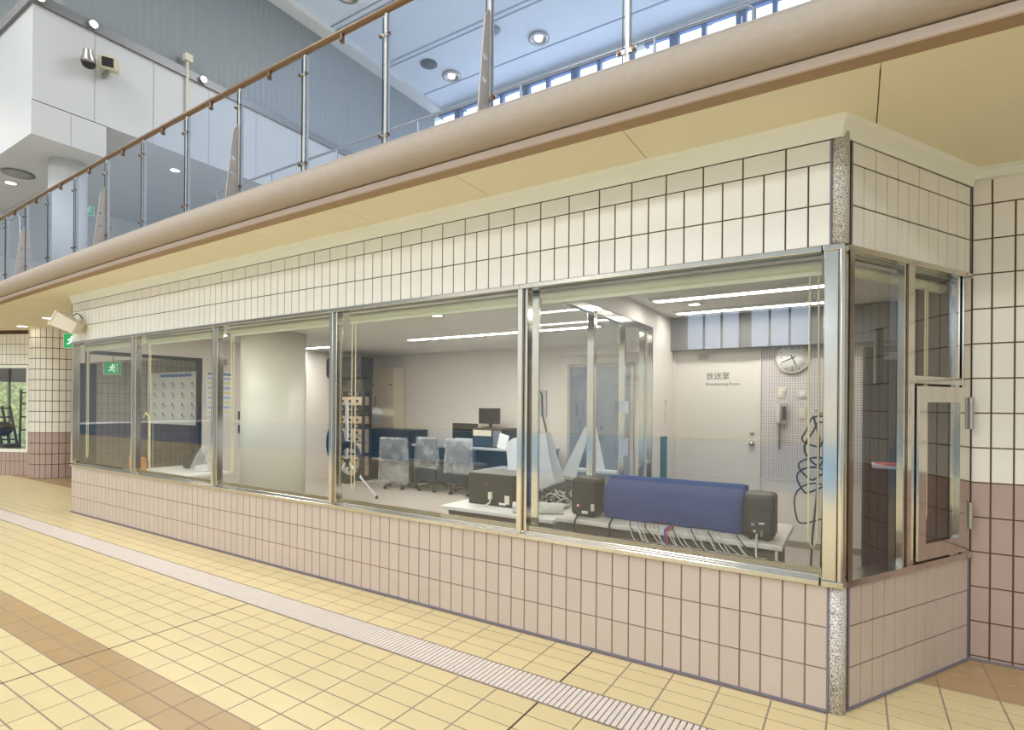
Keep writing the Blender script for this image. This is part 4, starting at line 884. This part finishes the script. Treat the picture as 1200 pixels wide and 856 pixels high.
f = MB(); wbox(f, S0, S1, -.06, .02, .46, .52); wbox(f, S0, S1, -.06, .02, 2.11, 2.17); wbox(f, S1 - .04, S1, -.06, .01, .5, 2.13); wbox(f, S0, S0 + .04, -.06, .01, .5, 2.13); f.build('frame', m_cove, w10); wbox(MB(), S0 + .04, S1 - .04, -.04, -.032, .5, 2.13).build('pane', m_glass, w10)
CCX, CCY, CR = -13.28, 4.42, .50
col = struct('column_corridor', MB().lathe([(0, 0), (CR, 0), (CR, 2.9), (0, 2.9)], (CCX, CCY, 0), seg=64), m_grout, 'round tiled column')
tl, tu = MB(), MB(); nt_ = 31
def ctile(mb, a0, a1, z0, z1):
    vs = []
    for r_ in (CR - .002, CR + .004):
        for z in (z0, z1):
            for a in (a0, (a0 + a1) / 2, a1): vs.append((CCX + r_ * math.cos(a), CCY + r_ * math.sin(a), z))
    mb.add(vs, [(6, 7, 10, 9), (7, 8, 11, 10), (0, 6, 9, 3), (8, 2, 5, 11), (9, 10, 4, 3), (10, 11, 5, 4), (6, 0, 1, 7), (7, 1, 2, 8)])
for q in range(nt_):
    a0 = 2 * PI * q / nt_ + .01; a1 = 2 * PI * (q + 1) / nt_ - .01
    if not (-2.6 < (a0 if a0 < PI else a0 - 2 * PI) < .9): continue
    for r_ in range(14):
        z0 = .07 + .2 * r_ if r_ else .004; z1 = .262 + .2 * r_; mb = tl if z1 < 1.0 else tu
        o = MB(); ctile(o, a0, a1, z0 + .004, min(z1, 2.86)); o.build('tile', m_mauve if z1 < .9 else m_cream_s, col)
lt = struct('wall_lintel', box(-12.85, XL - .05, 4.5, 4.75, 2.2, 2.9), m_cream_s, 'tiled lintel over the corridor opening')
wcb = struct('wall_corridor_back', MB().box(-12.8, XL - .06, 7.6, 7.75, 0, 2.9).box(-12.85, -12.7, 4.75, 7.6, 0, 2.9), m_grout, 'tiled wall of the corridor beyond the glass door')
tl, tu = MB(), MB()
for r_ in range(14):
    mb = tl if r_ < 5 else tu; z0, z1 = .03 + .2 * r_, .03 + .2 * r_ + .194
    for q in range(28): mb.box(-12.703, -12.697, 4.78 + .1 * q, 4.873 + .1 * q, z0, z1)
    for q in range(38): mb.box(-12.69 + .1 * q, -12.597 + .1 * q, 7.597, 7.603, z0, z1)
tag(tl.build('tile', m_mauve, wcb), None, kind='stuff'); tag(tu.build('tile', m_cream_s, wcb), None, kind='stuff')
dj = MB(); dj.box(-12.78, -12.66, 4.5, 4.75, 0, 2.2); struct('trim_8', dj, m_darkst, 'dark door jamb beside the column')
tag(drape(-23.5, 6.6, .0, 2.6, 1.0, 5.6, 1.8, 6.4, .08, 33, .0, 14, 60).build('garden_hedge', mat('hedge_green', (206, 222, 160), .9, var=.5, scale=9, bump=.6)), 'bright green hedge outside beyond the gym', 'hedge')
gm = thing('gym_machine', 'dark framed exercise machine behind the corridor window', 'gym machine', (-16, 4.5, 0))
def bar(p, q, r_=.03, nm='frame_bar', m=m_darkst): MB().tube([p, q], r_, 8).build(nm, m, gm)
for y_ in (4.14, 4.27, 4.40): bar((-15.9, y_ + .16, 0), (-16.1, y_, 1.35), .026)
for z in (.35, .6, .85, 1.1, 1.3): bar((-16.0 - z * .07, 4.26 - z * .1, z), (-16.0 - z * .07, 4.54 - z * .1, z), .018)
for y_ in (4.60, 4.74): bar((-16.2, y_, 0), (-16.2, y_ + .03, 1.72), .024)
for z in (.8, 1.1, 1.4, 1.65): bar((-16.2, 4.61, z), (-16.2, 4.76, z), .018, 'rung')
box(-15.9, -15.5, 4.15, 4.45, .42, .52, bev=.03).build('seat', m_black, gm); box(-16.3, -15.4, 4.0, 4.8, .001, .06).build('base', m_char, gm)
MB().lathe([(0, 0), (.16, 0), (.16, .05), (0, .05)], (-15.8, 4.22, .85), (1, -.3, 0)).build('weight_plate', m_black, gm)
gf = thing('gym_window_frame', 'slim grey frame of the gym outer glazing before the hedge', 'frame', (-18.5, 5.0, 0))
for y_ in (4.55, 5.02, 5.5): box(-18.55, -18.45, y_, y_ + .05, .001, 2.6).build('post', m_steel, gf)
box(-18.55, -18.45, 4.0, 6.0, 1.95, 2.6).build('header', m_steel, gf)
# corridor soffit lights, horn speaker, exit signs
for (x, y_, lb) in ((-14.9, 4.0, 'furthest corridor downlight, at the frame edge'), (-13.1, 3.75, 'middle corridor downlight above the gym window'), (-11.4, 3.6, 'corridor downlight beside the horn loudspeaker')): down((x, y_, 2.85), lb, .1)
hn = thing('wall_loudspeaker', 'beige loudspeaker box bracketed high on the far corner of the tiled booth', 'loudspeaker', (-8.6, 2.85, 2.42))
m_bspk = mat('beige_speaker', (224, 214, 196), .5, var=.02)
Rm = Matrix.Rotation(math.radians(38), 3, 'Z') @ Matrix.Rotation(math.radians(28), 3, 'Y')
def tb(mb, at=Vector((-8.42, 2.87, 2.44))): mb.v = [tuple(Rm @ (Vector(v) * .78) + at) for v in mb.v]; return mb
b = MB(); q = [(-.16, -.15, -.12), (-.16, .15, -.12), (-.16, .15, .12), (-.16, -.15, .12)]; q2 = [(.16, -.10, -.09), (.16, .10, -.09), (.16, .10, .09), (.16, -.10, .09)]
b.add(q + q2, [(0, 1, 2, 3), (7, 6, 5, 4), (0, 4, 5, 1), (1, 5, 6, 2), (2, 6, 7, 3), (3, 7, 4, 0)]); tb(b).build('cabinet', m_bspk, hn)
tb(MB().box(-.19, -.158, -.16, .16, -.13, .13, bev=.008)).build('front_rim', m_bspk, hn); tb(MB().box(-.186, -.192, -.13, .13, -.10, .10)).build('grille', mat('speaker_grille', (190, 172, 138), .7, var=.15, scale=300), hn)
b = MB(); b.box(-8.52, -8.40, D - .02, D - .001, 2.35, 2.52); b.box(-8.5, -8.44, 2.86, D - .01, 2.40, 2.43); b.build('bracket', m_bspk, hn); MB().tube([(-8.46, D - .01, 2.53), (-8.44, D - .05, 2.58), (-8.5, D - .06, 2.60), (-8.53, 2.9, 2.52), (-8.6, 2.85, 2.48)], .007, 6).build('cable', m_char, hn)
def exit_sign(cx, cy, cz, w_, h, rot, label, hang):
    t = thing('exit_sign', label, 'sign', (cx, cy, cz)); R = Matrix.Rotation(rot, 3, 'Z'); c = Vector((cx, cy, cz))
    def P(mb): mb.v = [tuple(R @ Vector(v) + c) for v in mb.v]; return mb
    P(box(-w_ / 2, w_ / 2, 0, .05, -h / 2, h / 2, bev=.005)).build('case', m_whitep, t); P(box(-w_ / 2 + .01, w_ / 2 - .01, -.003, .001, -h / 2 + .01, h / 2 - .01)).build('face', m_green, t)
    s_ = h * .36; fig = MB()
    fig.lathe([(0, 0), (s_ * .17, 0), (s_ * .17, .002), (0, .002)], (s_ * .1, -.004, s_ * .72), (0, -1, 0), 12)
    def limb(*pts): fig.tube([(x * s_, -.005, z * s_) for x, z in pts], s_ * .1, 6)
    limb((.05, .45), (-.08, -.1)); limb((.05, .4), (.38, .2), (.55, .32)); limb((.0, .4), (-.35, .25), (-.45, -.02)); limb((-.08, -.1), (.28, -.3), (.2, -.75)); limb((-.1, -.1), (-.3, -.5), (-.65, -.55))
    fig.box(.5 * s_, .56 * s_, -.005, -.003, -s_ * .85, s_ * .85); fig.box(.95 * s_, 1.0 * s_, -.005, -.003, -s_ * .85, s_ * .85); fig.box(.5 * s_, 1.0 * s_, -.005, -.003, s_ * .8, s_ * .87)
    P(fig).build('running_figure', m_exitw, t)
    if hang: P(MB().cyl((0, .025, h / 2), (0, .025, h / 2 + hang), .008, 8)).build('rod', m_steel, t)
exit_sign(-9.6, 3.30, 2.34, .2, .22, .9, 'green exit sign hanging outside the far end of the booth', .4)
exit_sign(-11.2, 4.45, 2.06, .27, .23, .9, 'green exit sign in the corridor seen through the far window', .72)
nb = thing('notice_board', 'pale notice board with rows of marks in the corridor behind the glass door', 'notice board', (-9.9, 5.2, 1.5))
b = MB(); b.box(-11.6, -9.75, 5.25, 5.29, 1.05, 2.02, bev=.004); b.build('board', m_white, nb)
box(-11.2, -10.1, 5.244, 5.25, 1.93, 1.98).build('heading', MATS['blue_heading'], nb)
for i in range(5):
    for j in range(4):
        k = MB(); x, z = -11.45 + .34 * i, 1.78 - .19 * j; k.box(x, x + .03, 5.246, 5.25, z, z + .05); k.box(x + .05, x + .09, 5.246, 5.25, z - .02, z + .0); k.box(x - .02, x + .1, 5.246, 5.25, z - .055, z - .048); k.build('mark', m_ink, nb)
b = MB(); b.cyl((-11.5, 5.27, 0), (-11.5, 5.27, 1.05), .02, 8); b.cyl((-9.9, 5.27, 0), (-9.9, 5.27, 1.05), .02, 8); b.build('leg', m_steel, nb)

# ------------------------------------------------------------------ upper hall seen over the balustrade
HZ = 10.35
ub = MB(); ub.box(-16, -10.8, 3.19, 12.8, 6.14, 7.62)
m_upper = mat('grey_white_panel', (200, 199, 197), .45, var=.012, scale=2)
uw = struct('wall_upper', ub, m_upper, 'white panelled box of the upper floor')
box(-16, -10.8, 3.18, 4.18, 5.6, 6.125).build('fascia_panel', m_upper, uw)
sm = MB()
for y_ in (4.0, 4.9, 5.9, 6.9, 7.9, 8.9, 9.9, 10.9): sm.box(-10.801, -10.797, y_, y_ + .012, 6.14, 7.62)
sm.box(-10.801, -10.797, 3.68, 3.69, 5.6, 6.12); sm.build('panel_joint', mat('panel_joint', (176, 172, 168), .8, var=.03), uw)
bnd = MB(); bnd.box(-16, -10.75, 3.14, 12.8, 7.62, 7.78); bd_ = struct('trim_9', bnd, mat('grey_band', (126, 124, 124), .4, .4, var=.05), 'dark grey band above the white panels')
struct('wall_ribbed', box(-16, -10.9, 3.6, 12.8, 7.78, HZ), m_rib, 'grey ribbed cladding')
struct('wall_gallery_left', box(-16.1, -16, 3.0, 12.8, 3.18, HZ), m_white)
struct('column_upper', MB().lathe([(0, 3.18), (.27, 3.18), (.27, 5.62), (0, 5.62)], (-11.62, 3.93, 0), seg=40), m_white, 'white round column on the gallery')
sg = thing('exit_sign', 'green exit sign hanging on the upper gallery behind the glass', 'sign', (-12.5, 4.5, 5.12)); bpy.data.objects.remove(sg)
exit_sign(-12.45, 4.5, 5.12, .24, .2, .9, 'green exit sign hanging on the upper gallery behind the glass', .92)
tag(box(-13.3, -12.0, 5.4, 5.45, 3.18, 4.7).build('blue_screen', mat('blue_panel', (94, 134, 176), .5, var=.04)), 'blue panel screen standing on the gallery under the exit sign', 'screen')
for (x, y_, z, lb) in ((-11.65, 5.7, 6.14, 'gallery downlight glowing behind the second glass pane group'), (-13.6, 3.71, 5.6, 'round gallery downlight left of the white upper column'), (-12.9, 4.6, 6.14, 'gallery downlight above the exit sign')): down((x, y_, z - .001), lb, .1)
tag(MB().lathe([(0, 0), (.2, 0), (.24, -.02), (.1, -.03), (0, -.03)], (-12.9, 3.62, 5.6)).build('ceiling_vent', mat('grey_vent', (150, 148, 146), .6, var=.1)), 'round grey ceiling vent left of the white upper column', 'vent')
gg = thing('guard_rail', 'short steel guard rail on the gallery beyond the handrail end', 'rail', (-14.6, 4.0, 3.18))
MB().tube([(-13.9, 3.4, 4.62), (-12.05, 3.4, 4.62), (-12.0, 3.4, 4.57), (-12.0, 3.4, 3.18)], .022, 8).build('bar', m_steel, gg)
MB().cyl((-13.2, 3.4, 3.18), (-13.2, 3.4, 4.62), .018, 8).build('post', m_steel, gg)
# cameras and fittings on the white box
sc_ = thing('security_camera', 'silver dome security camera on the white upper wall', 'camera', (-10.6, 3.83, 7.03))
MB().lathe([(.06, .2), (.075, .12), (.1, .05), (.105, 0), (.0, .2)], (-10.56, 3.83, 6.95), (.25, -.15, 1)).build('housing', m_steel, sc_)
MB().lathe([(.1, 0), (.085, -.05), (.05, -.08), (0, -.09)], (-10.56, 3.83, 6.95), (.25, -.15, 1)).build('dome', m_black, sc_); box(-10.8, -10.6, 3.81, 3.85, 7.08, 7.12).build('arm', m_steel, sc_)
fc = thing('projector_lamp', 'beige floodlight with a dark lens on the white upper wall', 'lamp', (-10.6, 4.12, 7.1)); Rf = Matrix.Rotation(-.5, 3, 'Z') @ Matrix.Rotation(.25, 3, 'Y')
b = box(-10.74, -10.46, 4.0, 4.26, 7.0, 7.2, bev=.02, rot=Rf); b.build('housing', mat('beige_housing', (206, 196, 166), .5, var=.03), fc); b = box(-10.475, -10.452, 4.05, 4.21, 7.03, 7.17, rot=Rf, at=(-10.6, 4.13, 7.1)); b.build('lens', m_black, fc); box(-10.8, -10.6, 4.1, 4.14, 6.92, 7.0).build('arm', m_steel, fc)
pp = thing('conduit_pipe', 'beige vertical conduit with a box on top on the upper wall', 'conduit', (-10.76, 5.47, 6.8)); MB().cyl((-10.75, 5.47, 6.6), (-10.75, 5.47, 7.9), .024, 12).build('pipe', mat('beige_pipe', (212, 207, 184), .5, var=.03), pp); box(-10.8, -10.68, 5.40, 5.54, 7.9, 8.04, bev=.01).build('junction_box', MATS['beige_pipe'], pp)
for y_, lb in ((3.25, 'spot lamp on the grey band nearest its corner'), (3.95, 'second spot lamp along the grey band'), (5.75, 'spot lamp on the grey band beside the conduit')):
    t = thing('band_spotlight', lb, 'lamp', (-10.72, y_, 7.7)); MB().lathe([(.05, 0), (.07, .03), (.07, .05), (0, .05)], (-10.745, y_, 7.70), (1, 0, 0)).build('rim', m_steel, t); MB().lathe([(0, .051), (.055, .051), (.055, .056), (0, .056)], (-10.745, y_, 7.70), (1, 0, 0)).build('lens', m_down, t)
# gallery window wall
m_sky2 = mat('bright_frosted_pane', (214, 232, 255), .5, emit=4.5, var=.01)
m_sky = mat('daylit_frosted_pane', (232, 242, 255), .5, emit=2.2, var=.01)
m_wfr = mat('blue_grey_mullion', (96, 118, 156), .5, .2, var=.04)
gwl = struct('wall_gallery_back', box(-16, 14, 12.8, 12.95, 3.18, 8.3), m_white, 'far wall of the gallery'); box(-16, 14, 12.8, 12.95, 10.15, HZ).build('header', m_white, gwl)
wi = 11
for g0, n_ in ((-10.6, 1), (-9.72, 7), (-4.25, 8), (1.8, 8)):
    wrt_ = root('window_%d' % wi, 'structure', 'row of tall daylit windows of the gallery'); wi += 1
    for k in range(n_):
        x = g0 + .73 * k; box(x, x + .5, 12.84, 12.86, 8.3, 10.12).build('pane', m_sky, wrt_)
        box(x + .5, x + .59, 12.74, 12.9, 8.3, 10.15).build('mullion', m_wfr, wrt_)
        if k % 2 == 0: box(x + .63, x + .71, 12.74, 12.9, 8.3, 10.15).build('mullion', m_wfr, wrt_)
        else: box(x + .6, x + .73, 12.86, 12.88, 8.3, 10.12).build('pane', m_sky, wrt_)
    box(g0 - .1, g0 + .73 * n_, 12.74, 12.92, 10.1, 10.18).build('frame', m_wfr, wrt_)
struct('ceiling_hall', box(-45, 14, -24, 13, HZ, HZ + .2), m_hceil, 'white ceiling of the pool hall')
cj = MB()
for y_ in (5.0, 6.6, 6.75, 8.6, 8.75, 10.3, 10.45, 11.9): cj.box(-16, 14, y_, y_ + .035, HZ - .012, HZ)
struct('trim_10', cj, mat('ceiling_joint', (150, 164, 184), .7, var=.03))
struct('trim_11', box(-10.95, -10.55, 3.6, 12.8, HZ - .12, HZ), m_white, 'pale edge trim where cladding meets ceiling')
for (x, y_, lb) in ((-9.4, 8.1, 'hall ceiling lamp nearest the ribbed wall, above the handrail'), (-9.3, 11.6, 'small hall ceiling lamp left of the perforated stiffener'), (-6.55, 11.5, 'hall ceiling lamp right of the perforated stiffener'), (-5.5, 9.2, 'hall ceiling lamp at the top edge above the balustrade')):
    t = thing('ceiling_lamp', lb, 'ceiling light', (x, y_, HZ)); MB().lathe([(.0, -.001), (.24, -.001), (.25, -.05), (.17, -.06), (.17, -.03), (0, -.03)], (x, y_, HZ), seg=28).build('rim', m_steel, t); MB().lathe([(0, -.035), (.08, -.035), (.08, -.06), (0, -.06)], (x, y_, HZ), seg=18).build('bulb', m_down, t)
tag(MB().lathe([(0, 0), (.22, 0), (.22, -.02), (.15, -.04), (0, -.04)], (-9.5, 10.9, HZ), seg=28).build('ceiling_speaker', mat('dark_blue_grille', (40, 52, 76), .5, var=.2, scale=60)), 'dark round loudspeaker recessed in the hall ceiling', 'loudspeaker')
tag(MB().lathe([(0, 0), (.14, 0), (.14, -.05), (.09, -.1), (0, -.1)], (-7.3, 10.7, HZ), seg=24).build('smoke_detector', mat('grey_detector', (140, 146, 158), .5, var=.03)), 'small grey detector on the hall ceiling between two lamps', 'detector')

# ------------------------------------------------------------------ the pool side of the hall (behind the camera, seen mirrored in the glass)
m_deck = mat('yellow_deck_far', (236, 216, 170), .35, var=.03, scale=8)
fd = MB(); fd.box(-45, 14, -4.2, -.2, 0, .003); fd.box(-45, 14, -24, -19.5, 0, .003); fd.box(-17.2, 3, -.2, .42, 0, .003); fd.box(-45, -17.2, -.2, 2.4, 0, .003); fd.box(3, 14, -.2, 4, 0, .003)
fb_ = struct('floor_pool_deck', fd, m_deck); box(-45, 14, -24, -19.5, -.1, 0).build('far_deck', m_fgrout, fb_)
wtr = MB(); wtr.box(-45, 14, -19.5, -4.4, -.25, -.12)
m_water = mat('pool_water', (58, 136, 180), .3, var=.08, scale=1.2, bump=.08)
struct('water', wtr, m_water, 'blue pool water')
pw = MB(); pw.box(-45, 14, -24.2, -24, 0, 4.5); pw.box(-45, 14, -24.2, -24, 6.4, HZ)
for a, b_ in ((-45, -7.8), (-5.0, -4.6), (-1.9, 14)): pw.box(a, b_, -24.2, -24, 4.5, 6.4)
wpl = struct('wall_pool', pw, m_white, 'far wall of the pool hall')
for g in (-7.8, -4.6):
    for k in range(3): box(g + .9 * k + .05, g + .9 * k + .85, -24.1, -24.05, 4.5, 6.4).build('pane', m_sky2, wpl); box(g + .9 * k + .85, g + .9 * k + .95, -24.2, -23.95, 4.5, 6.4).build('mullion', m_wfr, wpl)
struct('wall_pool_left', box(-45.2, -45, -24, 13, 0, HZ), m_white); struct('wall_pool_right', box(14, 14.2, -24, 13, 0, HZ), m_white)

for o in bpy.data.objects:
    if '_w' in o: del o['_w']
